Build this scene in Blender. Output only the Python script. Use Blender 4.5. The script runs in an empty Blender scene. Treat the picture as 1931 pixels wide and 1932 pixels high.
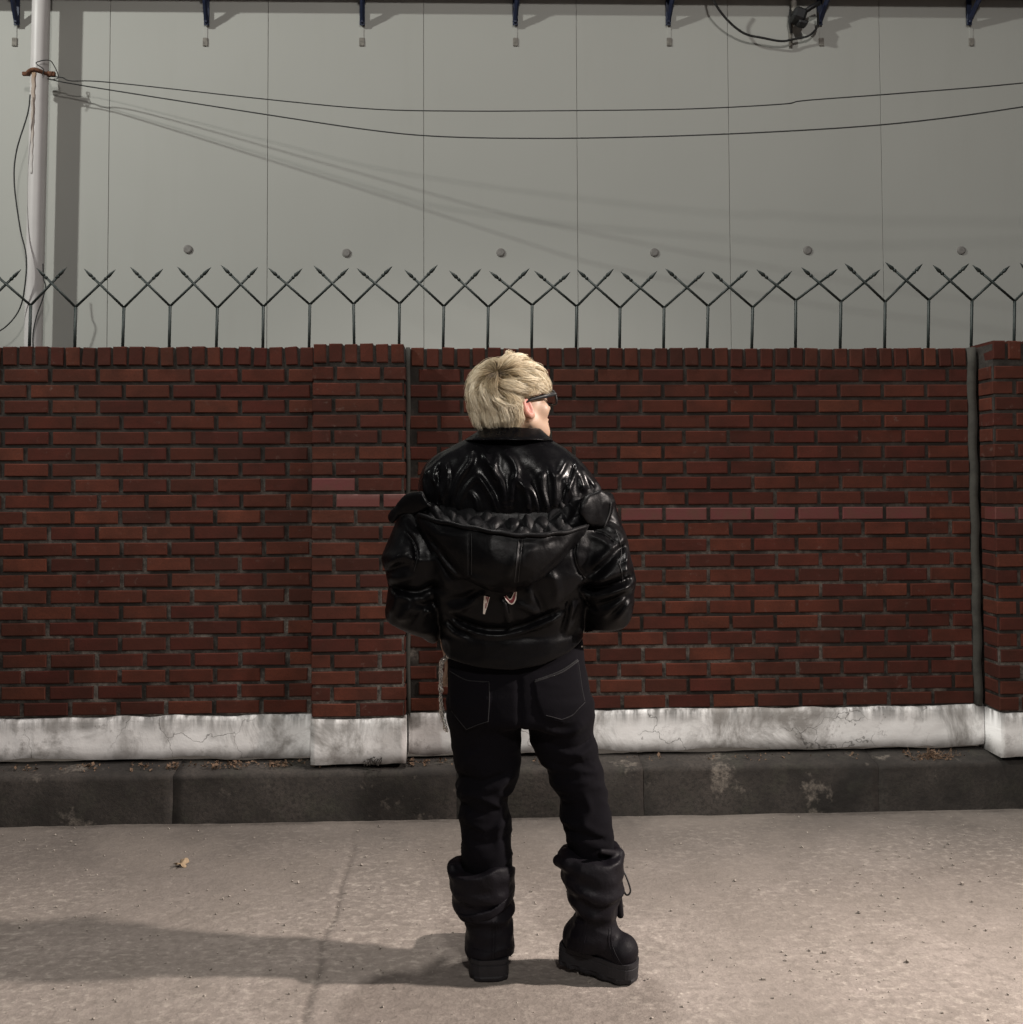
import bpy, bmesh, math, random
import numpy as np
from mathutils import Vector, Matrix
random.seed(7)
RNG = np.random.default_rng(7)
SC = bpy.context.scene
COL = SC.collection
R = math.radians

# ------------------------------------------------------------------ camera
CAM_D, CAM_H = 4.39, 1.3989
YAW, PIT, ROLL, PYC = 0.0414, 0.0372, -0.0042, 829.36      # principal row in a 1931 px wide frame
def _axes():
    f = Vector((math.sin(YAW)*math.cos(PIT), math.cos(YAW)*math.cos(PIT), math.sin(PIT)))
    r = Vector((math.cos(YAW), -math.sin(YAW), 0)); u = r.cross(f)
    return f, math.cos(ROLL)*r + math.sin(ROLL)*u, -math.sin(ROLL)*r + math.cos(ROLL)*u
AX_F, AX_R, AX_U = _axes()
CPOS = Vector((0, -CAM_D, CAM_H))
cam = bpy.data.cameras.new('camera'); cam_o = bpy.data.objects.new('camera', cam); COL.objects.link(cam_o)
m = Matrix((AX_R, AX_U, -AX_F)).transposed().to_4x4(); m.translation = CPOS
cam_o.matrix_world = m
cam.sensor_fit = 'HORIZONTAL'; cam.sensor_width = 36; cam.lens = 36
cam.shift_y = -(965.8 - PYC)/1931.0
cam.clip_start = .05; cam.clip_end = 500
SC.camera = cam_o
def at(x, y, Y):
    """point of the plane at depth Y seen at pixel (x, y) of the 1931 px wide photograph: used to measure the place"""
    d = AX_F + AX_R*((x-965.5)/1931.0) + AX_U*((PYC-y)/1931.0)
    return CPOS + d*((Y-CPOS.y)/d.y)
def on_ground(x, y, z=0.0):
    d = AX_F + AX_R*((x-965.5)/1931.0) + AX_U*((PYC-y)/1931.0)
    return CPOS + d*((z-CPOS.z)/d.z)

# ------------------------------------------------------------------ night light
world = bpy.data.worlds.new('World'); SC.world = world; world.use_nodes = True
bg = world.node_tree.nodes['Background']
bg.inputs[0].default_value = (.64, .61, .62, 1); bg.inputs[1].default_value = .15
def lamp(name, typ, loc, power, color, size, aim=None, cone=None, blend=.5):
    l = bpy.data.lights.new(name, typ); l.energy = power; l.color = color; l.shadow_soft_size = size
    o = bpy.data.objects.new(name, l); o.location = loc; COL.objects.link(o)
    if aim is not None:
        o.rotation_euler = (Vector(aim)-Vector(loc)).to_track_quat('-Z', 'Y').to_euler()
    if cone: l.spot_size = R(cone); l.spot_blend = blend
    return o
lamp('street_lamp_light', 'SPOT', (5.6, -2.05, 3.9), 3800, (1.0, .89, .82), .10, (.2, -3.6, 0), 76, 1.0)
lamp('flood_lamp_light', 'SPOT', (-8.4, -4.0, 8.4), 2900, (.98, 1.0, .94), .17, (.9, 2.2, 3.1), 42, .45)
lamp('overhead_lamp_light', 'SPOT', (.18, -.55, 6.4), 720, (1.0, .95, .90), .14, (.18, -.85, 0), 84, .5)
lamp('added_wall_fill_light', 'SPOT', (.9, -9.0, 7.0), 1450, (1.0, .96, .91), .35, (.3, -.6, 0), 84, .6)  # added soft fill for the wall from behind the camera, no known lamp
SC.view_settings.view_transform = 'Standard'; SC.view_settings.look = 'None'
SC.view_settings.exposure = -0.08; SC.view_settings.gamma = 1

# ------------------------------------------------------------------ helpers
def link(name, me, mat=None, parent=None, smooth=False):
    o = bpy.data.objects.new(name, me); COL.objects.link(o)
    if mat and not me.materials: me.materials.append(mat)
    if parent: o.parent = parent
    if smooth:
        me.polygons.foreach_set('use_smooth', np.ones(len(me.polygons), bool))
    return o
def tag(o, label=None, cat=None, group=None, kind=None):
    for k, v in (('label', label), ('category', cat), ('group', group), ('kind', kind)):
        if v: o[k] = v
    return o
def empty(name, loc=(0, 0, 0)):
    o = bpy.data.objects.new(name, None); o.location = loc; o.empty_display_size = .1; COL.objects.link(o); return o
def pydata(v, f, name='mesh'):
    me = bpy.data.meshes.new(name); me.from_pydata([tuple(p) for p in v], [], [tuple(q) for q in f]); me.update(); return me
class MB:
    """collects simple shapes into one mesh"""
    def __init__(s): s.v = []; s.f = []
    def add(s, v, f):
        n = len(s.v); s.v += [tuple(p) for p in v]; s.f += [tuple(i+n for i in q) for q in f]; return s
    def box(s, c, d, M=None, bev=.0):
        x, y, z = d[0]/2, d[1]/2, d[2]/2; b = min(bev, x*.9, y*.9, z*.9)
        if b <= 0:
            v = [(sx*x, sy*y, sz*z) for sx in (-1, 1) for sy in (-1, 1) for sz in (-1, 1)]
            f = [(0, 1, 3, 2), (4, 6, 7, 5), (0, 4, 5, 1), (2, 3, 7, 6), (0, 2, 6, 4), (1, 5, 7, 3)]
        else:
            bm = bmesh.new(); bmesh.ops.create_cube(bm, size=1)
            for q in bm.verts: q.co = Vector((q.co.x*2*x, q.co.y*2*y, q.co.z*2*z))
            bmesh.ops.bevel(bm, geom=bm.edges[:], offset=b, segments=1, affect='EDGES')
            bm.verts.index_update()
            v = [q.co[:] for q in bm.verts]; f = [[q.index for q in p.verts] for p in bm.faces]; bm.free()
        if M: v = [tuple(M @ Vector(p)) for p in v]
        return s.add([(p[0]+c[0], p[1]+c[1], p[2]+c[2]) for p in v], f)
    def tube(s, pts, rad, n=8, cap=True):
        pts = [Vector(p) for p in pts]; k = len(pts); rad = [rad]*k if not hasattr(rad, '__len__') else rad
        base = len(s.v); up = None
        for i, p in enumerate(pts):
            t = (pts[min(i+1, k-1)]-pts[max(i-1, 0)]).normalized()
            if up is None: up = t.cross(Vector((.31, .92, .23))).normalized()
            up = (up - t*up.dot(t)).normalized(); w = t.cross(up)
            for j in range(n):
                a = 2*math.pi*j/n; s.v.append(tuple(p + (up*math.cos(a)+w*math.sin(a))*rad[i]))
        for i in range(k-1):
            for j in range(n):
                a = base+i*n+j; b = base+i*n+(j+1) % n
                s.f.append((a, b, b+n, a+n))
        if cap:
            s.f.append(tuple(base+j for j in range(n))[::-1]); s.f.append(tuple(base+(k-1)*n+j for j in range(n)))
        return s
    def build(s, name, mat=None, parent=None, smooth=False):
        return link(name, pydata(s.v, s.f, name), mat, parent, smooth)
def curve_pts(pts, n=40):
    """Catmull-Rom through points"""
    P = np.array([tuple(p) for p in pts], float); k = len(P)
    Q = np.vstack([2*P[0]-P[1], P, 2*P[-1]-P[-2]])
    out = []
    for t in np.linspace(0, k-1-1e-9, n):
        i = int(t); u = t-i; a, b, c, d = Q[i:i+4]
        out.append(.5*((2*b)+(-a+c)*u+(2*a-5*b+4*c-d)*u*u+(-a+3*b-3*c+d)*u**3))
    return out

# ------------------------------------------------------------------ numpy noise
def _hash(i, j, k, s):
    h = (i.astype(np.int64)*374761393 + j.astype(np.int64)*668265263 + k.astype(np.int64)*2147483647*3 + s*1274126177) & 0xffffffff
    h = ((h ^ (h >> 13))*1274126177) & 0xffffffff
    return ((h ^ (h >> 16)) & 0xffff)/32767.5-1.0
def noise(P, s=0):
    I = np.floor(P); F = P-I; F = F*F*(3-2*F); i, j, k = I.T; x, y, z = F.T
    r = 0
    for a in (0, 1):
        for b in (0, 1):
            for c in (0, 1):
                r = r + _hash(i+a, j+b, k+c, s)*(x if a else 1-x)*(y if b else 1-y)*(z if c else 1-z)
    return r
def fbm(P, o=3, s=0):
    r = 0; a = .5
    for q in range(o): r = r + a*noise(P*2.0**q+q*7.3, s+q); a *= .5
    return r

# ------------------------------------------------------------------ implicit surfaces -> mesh
def smin(a, b, k):
    h = np.clip(.5+.5*(b-a)/k, 0, 1); return b*(1-h)+a*h-k*h*(1-h)
def smax(a, b, k): return -smin(-a, -b, k)
def ellip(P, c, r):
    q = P-np.array(c); r = np.array(r)
    k0 = np.linalg.norm(q/r, axis=1); k1 = np.linalg.norm(q/(r*r), axis=1)+1e-9
    return k0*(k0-1)/k1
def caps(P, a, b, ra, rb):
    a = np.array(a, float); b = np.array(b, float); ab = b-a
    t = np.clip((P-a)@ab/(ab@ab), 0, 1)
    return np.linalg.norm(P-a-t[:, None]*ab, axis=1)-(ra+(rb-ra)*t)
def chain(P, pts, rad, k=.01):
    d = None
    for i in range(len(pts)-1):
        e = caps(P, pts[i], pts[i+1], rad[i], rad[i+1]); d = e if d is None else smin(d, e, k)
    return d
class Stack:
    """body described by level sections: rows (photo row, left x, right x, half depth, depth)"""
    def __init__(s, rows, ex=2.0):
        T = []
        for y, xl, xr, b, Y in rows:
            p = at(xl, y, Y); q = at(xr, y, Y); T.append(((p.z+q.z)/2, (p.x+q.x)/2, Y, (q.x-p.x)/2, b))
        T = np.array(curve_pts(T, 160)); o = np.argsort(T[:, 0]); s.T = T[o]; s.ex = ex
        s.lo, s.hi = s.T[0, 0], s.T[-1, 0]
    def __call__(s, P, k=.02, cap=True):
        z = P[:, 2]; g = [np.interp(z, s.T[:, 0], s.T[:, i]) for i in range(1, 5)]
        x = np.abs(P[:, 0]-g[0])/g[2]; y = np.abs(P[:, 1]-g[1])/g[3]
        if s.ex != 2.0: k0 = (x**s.ex+y**s.ex)**(1/s.ex)+1e-9
        else: k0 = np.sqrt(x*x+y*y)+1e-9
        k1 = np.sqrt((x/g[2])**2+(y/g[3])**2)+1e-9
        d = np.where(k0 > .3, k0*(k0-1)/k1, -np.minimum(g[2], g[3])*.7)
        if cap: d = smax(smax(d, z-s.hi, k), s.lo-z, k)
        return d
def surfnet(f, lo, hi, h):
    lo = np.array(lo, float); B = 8; n = np.ceil((np.array(hi)-lo)/h/B).astype(int); N = n*B
    g = np.stack(np.meshgrid(*[np.arange(q) for q in n], indexing='ij'), -1).reshape(-1, 3)
    dc = f(lo+(g*B+(B-1)/2)*h)
    F = np.repeat(np.repeat(np.repeat(dc.reshape(n), B, 0), B, 1), B, 2).astype(np.float32)
    act = g[np.abs(dc) < B*h*1.45+.012]
    off = np.stack(np.meshgrid(*[np.arange(B)]*3, indexing='ij'), -1).reshape(-1, 3)
    for q in range(0, len(act), 600):
        idx = (act[q:q+600, None]*B+off[None]).reshape(-1, 3)
        F[idx[:, 0], idx[:, 1], idx[:, 2]] = f(lo+idx*h)
    S = F < 0
    c = S[:-1, :-1, :-1].astype(np.int8)
    tot = np.zeros_like(c)
    for a in (0, 1):
        for b in (0, 1):
            for d in (0, 1): tot += S[a:N[0]-1+a, b:N[1]-1+b, d:N[2]-1+d]
    cell = np.argwhere((tot > 0) & (tot < 8))
    ids = -np.ones(tot.shape, np.int32); ids[tuple(cell.T)] = np.arange(len(cell))
    acc = np.zeros((len(cell), 3)); cnt = np.zeros(len(cell))
    cor = [(a, b, d) for a in (0, 1) for b in (0, 1) for d in (0, 1)]
    for p in cor:
        for ax in range(3):
            if p[ax]: continue
            q = list(p); q[ax] = 1
            A = F[tuple((cell+p).T)].astype(float); D = F[tuple((cell+q).T)].astype(float); mk = (A < 0) != (D < 0)
            t = np.where(mk, A/(A-D+1e-12), 0)
            pt = np.array(p, float)[None]+t[:, None]*(np.array(q)-np.array(p))[None]
            acc += pt*mk[:, None]; cnt += mk
    V = lo+(cell+acc/np.maximum(cnt, 1)[:, None])*h
    faces = []
    for ax in range(3):
        u, w = [(1, 2), (2, 0), (0, 1)][ax]
        sl0 = [slice(1, q-1) for q in N]; sl1 = list(sl0); sl0[ax] = slice(1, N[ax]-2); sl1[ax] = slice(2, N[ax]-1)
        a = S[tuple(sl0)]; b = S[tuple(sl1)]; e = np.argwhere(a != b)+1
        inn = a[tuple((e-1).T)]
        eu = np.zeros(3, int); eu[u] = 1; ew = np.zeros(3, int); ew[w] = 1
        Q = np.stack([ids[tuple((e-eu-ew).T)], ids[tuple((e-ew).T)], ids[tuple(e.T)], ids[tuple((e-eu).T)]], 1)
        Q[~inn] = Q[~inn][:, ::-1]; faces.append(Q)
    faces = np.vstack(faces); faces = faces[(faces >= 0).all(1)]
    for _ in range(2):
        d0 = f(V); e = h*.35
        G = np.stack([f(V+np.eye(3)[i]*e)-d0 for i in range(3)], 1)/e
        stp = d0[:, None]*G/np.maximum((G*G).sum(1), .15)[:, None]
        ln = np.linalg.norm(stp, axis=1); V = V-stp*np.minimum(1, h*.8/np.maximum(ln, 1e-9))[:, None]
    return V, faces
def mesh_np(V, Fq, name):
    me = bpy.data.meshes.new(name); me.vertices.add(len(V)); me.vertices.foreach_set('co', V.astype(np.float32).ravel())
    me.loops.add(Fq.size); me.loops.foreach_set('vertex_index', Fq.astype(np.int32).ravel())
    me.polygons.add(len(Fq)); me.polygons.foreach_set('loop_start', np.arange(len(Fq), dtype=np.int32)*Fq.shape[1])
    me.polygons.foreach_set('loop_total', np.full(len(Fq), Fq.shape[1], np.int32))
    me.update(calc_edges=True); me.validate(); return me
def sdf_obj(name, f, lo, hi, h, mat, parent):
    V, Fq = surfnet(f, lo, hi, h)
    o = link(name, mesh_np(V, Fq, name), mat, parent, smooth=True)
    return o

# ------------------------------------------------------------------ materials
def srgb(r, g, b):
    c = lambda v: (v/255/12.92) if v/255 <= .04045 else ((v/255+.055)/1.055)**2.4
    return (c(r), c(g), c(b), 1)
class Mat:
    def __init__(s, name, base=(.5, .5, .5, 1), rough=.7, **kw):
        s.m = bpy.data.materials.new(name); s.m.use_nodes = True; s.t = s.m.node_tree; s.n = s.t.nodes
        s.p = s.n['Principled BSDF']; s.p.inputs['Base Color'].default_value = base; s.p.inputs['Roughness'].default_value = rough
        for k, v in kw.items(): s.p.inputs[k.replace('_', ' ')].default_value = v
        s._co = None
    def node(s, typ, **kw):
        q = s.n.new(typ)
        for k, v in kw.items():
            if k in q.inputs.keys() if isinstance(k, str) else False: q.inputs[k].default_value = v
            else: setattr(q, k, v)
        return q
    def L(s, a, b): s.t.links.new(a, b)
    def co(s, kind='Object'):
        if s._co is None: s._co = s.n.new('ShaderNodeTexCoord')
        return s._co.outputs[kind]
    def mapped(s, scale=(1, 1, 1), loc=(0, 0, 0), src=None, rand=False):
        mp = s.n.new('ShaderNodeMapping'); mp.inputs['Scale'].default_value = scale; mp.inputs['Location'].default_value = loc
        s.L(src or s.co(), mp.inputs['Vector'])
        if rand:
            oi = s.n.new('ShaderNodeObjectInfo'); ml = s.n.new('ShaderNodeMath'); ml.operation = 'MULTIPLY'; ml.inputs[1].default_value = 37
            s.L(oi.outputs['Random'], ml.inputs[0]); s.L(ml.outputs[0], mp.inputs['Location'])
        return mp.outputs[0]
    def noise(s, scale, detail=4, rough=.55, vec=None, dist=0.0):
        q = s.n.new('ShaderNodeTexNoise'); q.inputs['Scale'].default_value = scale; q.inputs['Detail'].default_value = detail
        q.inputs['Roughness'].default_value = rough; q.inputs['Distortion'].default_value = dist
        s.L(vec or s.co(), q.inputs['Vector']); return q.outputs['Fac']
    def vor(s, scale, vec=None, feat='F1', rnd=1.0, out='Distance'):
        q = s.n.new('ShaderNodeTexVoronoi'); q.feature = feat; q.inputs['Scale'].default_value = scale; q.inputs['Randomness'].default_value = rnd
        s.L(vec or s.co(), q.inputs['Vector']); return q.outputs[out]
    def ramp(s, fac, stops, mode='LINEAR'):
        q = s.n.new('ShaderNodeValToRGB'); q.color_ramp.interpolation = mode; e = q.color_ramp.elements
        while len(e) < len(stops): e.new(.5)
        for i, (p, c) in enumerate(stops):
            e[i].position = p; e[i].color = c if hasattr(c, '__len__') else (c, c, c, 1)
        s.L(fac, q.inputs[0]); return q.outputs[0]
    def mix(s, fac, a, b, mode='MIX'):
        q = s.n.new('ShaderNodeMix'); q.data_type = 'RGBA'; q.blend_type = mode
        for sock, v in ((q.inputs[0], fac), (q.inputs[6], a), (q.inputs[7], b)):
            if hasattr(v, 'is_linked'): s.L(v, sock)
            elif hasattr(v, '__len__'): sock.default_value = v if len(v) == 4 else (*v, 1)
            else: sock.default_value = v
        return q.outputs[2]
    def math(s, op, a, b=0.0, clamp=False):
        q = s.n.new('ShaderNodeMath'); q.operation = op; q.use_clamp = clamp
        for sock, v in ((q.inputs[0], a), (q.inputs[1], b)):
            if hasattr(v, 'is_linked'): s.L(v, sock)
            else: sock.default_value = v
        return q.outputs[0]
    def base(s, c): s.L(c, s.p.inputs['Base Color']); return s
    def rough(s, c): s.L(c, s.p.inputs['Roughness']); return s
    def bump(s, h, strength=.3, dist=.004):
        q = s.n.new('ShaderNodeBump'); q.inputs['Strength'].default_value = strength; q.inputs['Distance'].default_value = dist
        s.L(h, q.inputs['Height'])
        if s.p.inputs['Normal'].is_linked: s.L(s.p.inputs['Normal'].links[0].from_socket, q.inputs['Normal'])
        s.L(q.outputs[0], s.p.inputs['Normal']); return s
    def xyz(s, i, src=None):
        q = s.n.new('ShaderNodeSeparateXYZ'); s.L(src or s.co(), q.inputs[0]); return q.outputs[i]

def mat_brick(name, cols):
    M = Mat(name, rough=.85)
    oi = M.n.new('ShaderNodeObjectInfo')
    c = M.ramp(oi.outputs['Random'], [(i/(len(cols)-1), q) for i, q in enumerate(cols)])
    v = M.mapped(rand=True)
    blot = M.noise(9, 4, .6, v); c = M.mix(M.ramp(blot, [(.38, .0), (.72, .55)]), c, (.030, .013, .009, 1))
    geo = M.n.new('ShaderNodeNewGeometry'); big = M.noise(1.3, 4, .6, geo.outputs['Position'])
    c = M.mix(M.ramp(big, [(.40, .0), (.68, .55)]), c, (.032, .016, .012, 1))
    sm = M.noise(24, 5, .7, geo.outputs['Position']); c = M.mix(M.math('MULTIPLY', M.ramp(sm, [(.60, 0.0), (.70, .55)]), M.ramp(M.noise(2.4, 3, .6, geo.outputs['Position']), [(.45, 0.0), (.6, 1.0)])), c, (.15, .105, .09, 1))
    grain = M.noise(160, 3, .7, v); c = M.mix(M.ramp(grain, [(.35, .35), (.65, 0.0)]), c, (.035, .015, .011, 1))
    pits = M.vor(140, v); c = M.mix(M.ramp(pits, [(.06, .8), (.16, 0.0)]), c, (.012, .007, .006, 1))
    M.base(c).bump(grain, .35, .0016).bump(M.noise(28, 4, .6, v), .35, .004); M.p.inputs['Specular IOR Level'].default_value = .12
    return M.m
BRICK = mat_brick('brick_clay', [(.080, .0210, .0135, 1), (.105, .0295, .0180, 1), (.058, .0165, .0120, 1), (.125, .0370, .0215, 1), (.086, .0220, .0150, 1), (.068, .0165, .0125, 1), (.096, .0255, .0175, 1)])
def mat_redpaint():
    M = Mat('brick_red_paint', rough=.7); v = M.mapped(rand=True)
    c = M.mix(M.ramp(M.noise(14, 5, .65, v), [(.34, 0.0), (.6, 1.0)]), (.085, .025, .016, 1), (.100, .018, .017, 1))
    M.base(c).bump(M.noise(90, 3, .6, v), .3, .002); return M.m
REDPAINT = mat_redpaint()
def mat_pink():
    M = Mat('brick_chalky_paint', rough=.8); v = M.mapped(rand=True)
    z = M.math('ADD', M.math('MULTIPLY', M.xyz(2), 26.0), -.05)
    c = M.mix(M.math('MULTIPLY', z, M.ramp(M.noise(22, 4, .7, v), [(.3, .2), (.65, 1.0)]), True), (.100, .024, .019, 1), (.19, .11, .10, 1))
    M.base(c).bump(M.noise(90, 3, .6, v), .3, .002); return M.m
PINKPAINT = mat_pink()
def mat_mortar():
    M = Mat('mortar', rough=.95)
    z = M.xyz(2)
    lo = M.ramp(M.math('SUBTRACT', 1.0, M.math('MULTIPLY', M.math('SUBTRACT', z, .40), .8)), [(0.0, 0.22), (.8, 1.0)])
    n = M.noise(5.5, 5, .62)
    k = M.math('MULTIPLY', M.ramp(n, [(.46, 0.0), (.60, 1.0)]), lo)
    c = M.mix(k, (.015, .012, .009, 1), (.15, .13, .112, 1))
    c = M.mix(M.ramp(M.noise(60, 3, .7), [(.4, .65), (.6, 0.0)]), c, (.018, .014, .012, 1))
    M.base(c).bump(M.noise(120, 4, .7), .8, .004); return M.m
MORTAR = mat_mortar()
def mat_plinth():
    M = Mat('white_paint_stained', rough=.85)
    v = M.mapped((1, 1, 1)); drip = M.mapped((9, 9, .9))
    base = M.mix(M.noise(2.3, 3), (.80, .79, .78, 1), (.90, .89, .88, 1))
    z = M.math('DIVIDE', M.math('SUBTRACT', M.xyz(2), .225), .185)                     # 0 at the foot, 1 at the top
    top = M.math('MULTIPLY', M.ramp(z, [(.58, 0.0), (1.0, 1.0)]), M.ramp(M.noise(2.6, 4, .65, drip), [(.34, 0.0), (.58, 1.0)]))
    foot = M.math('MULTIPLY', M.ramp(z, [(0.0, 1.0), (.34, 0.0)]), M.ramp(M.noise(6, 4, .6), [(.30, .35), (.60, 1.0)]))
    pat = M.ramp(M.noise(3.2, 6, .70, v, .9), [(.46, 0.0), (.64, .92)])
    spots = M.math('MULTIPLY', M.ramp(M.noise(38, 5, .72), [(.55, 0.0), (.68, .7)]), M.ramp(M.noise(4.0, 3, .6, M.mapped((1, 1, 1), (7, 1, 3))), [(.48, 0.0), (.62, 1.0)]))
    c = M.mix(top, base, (.085, .080, .075, 1)); c = M.mix(pat, c, (.24, .225, .21, 1))
    c = M.mix(foot, c, (.13, .115, .105, 1)); c = M.mix(spots, c, (.16, .145, .135, 1))
    wn = M.n.new('ShaderNodeTexNoise'); wn.inputs['Scale'].default_value = 9; wn.inputs['Detail'].default_value = 4; M.L(M.co(), wn.inputs['Vector'])
    wa = M.n.new('ShaderNodeVectorMath'); wa.operation = 'MULTIPLY_ADD'; wa.inputs[1].default_value = (.22, .22, .22); M.L(wn.outputs['Color'], wa.inputs[0]); M.L(M.co(), wa.inputs[2]); wv = wa.outputs[0]
    crack = M.ramp(M.vor(2.3, wv, 'DISTANCE_TO_EDGE'), [(.0, .8), (.007, 0.0)])
    c = M.mix(M.math('MULTIPLY', crack, M.ramp(M.noise(2.1, 2), [(.48, 0.0), (.56, 1.0)])), c, (.05, .045, .04, 1))
    M.base(c).bump(M.noise(24, 5, .65), .5, .004).bump(pat, .3, .003); return M.m
PLINTH = mat_plinth()
def mat_kerb():
    M = Mat('dirty_concrete', rough=.9); v = M.mapped()
    c = M.mix(M.ramp(M.noise(3.2, 5, .62), [(.34, 0.0), (.68, 1.0)]), (.014, .0115, .0095, 1), (.066, .055, .047, 1))
    c = M.mix(M.ramp(M.noise(7.5, 4, .6), [(.52, 0.0), (.68, .55)]), c, (.045, .044, .032, 1))
    c = M.mix(M.ramp(M.noise(4.3, 5, .7, M.mapped((1, 1, 1), (3.1, 1.2, .4))), [(.60, 0.0), (.70, .8)]), c, (.25, .215, .18, 1))
    c = M.mix(M.ramp(M.noise(70, 3, .7), [(.36, .7), (.56, 0.0)]), c, (.020, .017, .015, 1))
    M.base(c).bump(M.noise(30, 6, .7), .7, .006); return M.m
KERB = mat_kerb()
def mat_ground():
    M = Mat('rough_concrete', rough=.9)
    big = M.noise(.9, 4, .6); mid = M.noise(5.5, 5, .62); fine = M.noise(42, 4, .7)
    st = M.mapped((1.0, 1.0, 1.0))
    c = M.mix(M.ramp(big, [(.3, 0.0), (.7, 1.0)]), (.25, .213, .188, 1), (.33, .286, .255, 1))
    c = M.mix(M.ramp(mid, [(.36, .55), (.62, 0.0)]), c, (.18, .155, .132, 1))
    c = M.mix(M.ramp(fine, [(.34, .5), (.58, 0.0)]), c, (.16, .138, .12, 1))
    sp = M.vor(34, st); c = M.mix(M.math('MULTIPLY', M.ramp(sp, [(.10, .6), (.20, 0.0)]), M.ramp(mid, [(.46, 0.0), (.62, 1.0)])), c, (.50, .45, .39, 1))
    sp2 = M.vor(90, st); c = M.mix(M.ramp(sp2, [(.07, .4), (.17, 0.0)]), c, (.42, .375, .33, 1))
    kerb_dirt_falloff = M.math('MULTIPLY', M.ramp(M.math('ADD', M.math('MULTIPLY', M.xyz(1), 1.1), 1.35), [(0.0, 0.0), (1.0, 1.0)]), M.ramp(M.noise(2.2, 4, .6), [(.25, .55), (.7, 1.0)]))  # kerbside dirt tone that also paints in the light falling off
    c = M.mix(kerb_dirt_falloff, c, (.105, .090, .079, 1))
    # dirt lying in the crack and along the kerb
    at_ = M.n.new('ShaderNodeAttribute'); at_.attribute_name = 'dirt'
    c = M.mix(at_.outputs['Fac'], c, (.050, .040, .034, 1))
    fl = M.vor(24, M.mapped((1.0, 1.5, 1.0), (0, 0, 0)), out='Color') if False else M.noise(34, 6, .68, M.mapped((.85, 1.2, 1.0)))
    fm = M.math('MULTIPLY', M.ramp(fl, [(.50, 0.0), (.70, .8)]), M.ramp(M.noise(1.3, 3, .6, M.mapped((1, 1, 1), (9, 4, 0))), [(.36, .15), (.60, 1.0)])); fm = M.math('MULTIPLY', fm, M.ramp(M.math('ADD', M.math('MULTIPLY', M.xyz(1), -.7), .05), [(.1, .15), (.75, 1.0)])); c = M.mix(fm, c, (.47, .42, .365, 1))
    dk = M.ramp(M.noise(26, 6, .68, M.mapped((.85, 1.2, 1), (3, 3, 3))), [(.32, .65), (.50, 0.0)]); c = M.mix(dk, c, (.15, .128, .11, 1))
    pt = M.ramp(M.noise(1.7, 5, .65, M.mapped((1, 1, 1), (4, 2, 0))), [(.46, 0.0), (.60, .45)]); c = M.mix(pt, c, (.20, .172, .148, 1))
    M.base(c).bump(fl, .5, .007).bump(fine, .38, .005).bump(M.noise(14, 4, .6), .4, .010).bump(sp2, .2, .003); return M.m
GROUND = mat_ground()
def mat_panel():
    M = Mat('painted_steel_panel', rough=.62)
    c = M.mix(M.noise(1.1, 3, .5), (.39, .39, .36, 1), (.43, .43, .40, 1))
    c = M.mix(M.ramp(M.noise(2.0, 5, .6, M.mapped((3, 3, .35))), [(.55, 0.0), (.85, .16)]), c, (.31, .30, .265, 1))
    c = M.mix(M.ramp(M.noise(75, 2), [(.70, 0.0), (.80, .35)]), c, (.30, .28, .24, 1))
    M.base(c).bump(M.noise(240, 2), .10, .001).bump(M.noise(2.2, 2), .12, .02); return M.m
PANEL = mat_panel()
def simple(name, col, rough=.6, metal=0.0, nscale=40, namp=.35, bump=.2, **kw):
    M = Mat(name, rough=rough, Metallic=metal, **kw)
    c = M.mix(M.ramp(M.noise(nscale, 4, .6), [(.35, 0.0), (.7, namp)]), (*col, 1), tuple(q*.35 for q in col)+(1,))
    M.base(c)
    if bump: M.bump(M.noise(nscale*2.5, 3, .6), bump, .002)
    return M.m
IRON = simple('dark_green_iron', (.012, .020, .018), .55, .2, 60, .5)
NAVY = simple('navy_painted_steel', (.012, .020, .055), .5, .1, 30, .5)
PIPE = simple('white_painted_pipe', (.60, .57, .56), .45, 0, 6, .12, .05)
RUST = simple('rust', (.20, .085, .045), .9, .1, 70, .9, .6)
CABLE = simple('black_cable', (.020, .020, .020), .6, 0, 50, .3, 0)
SEAM = simple('grey_sealant', (.045, .043, .036), .9, 0, 25, .6, .4)
GREYCAP = simple('grey_cap', (.25, .235, .22), .7, 0, 60, .4, .2)
BLACKBOX = simple('black_plastic', (.012, .012, .013), .5, 0, 30, .3, 0)
DRY = simple('dry_plant', (.17, .105, .065), .9, 0, 60, .7, .3)
LEAFM = simple('dry_leaf', (.40, .29, .18), .8, 0, 60, .5, .4)
GREYP = simple('pale_stain_metal', (.28, .26, .23), .8, .1, 60, .7, .4)

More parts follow.
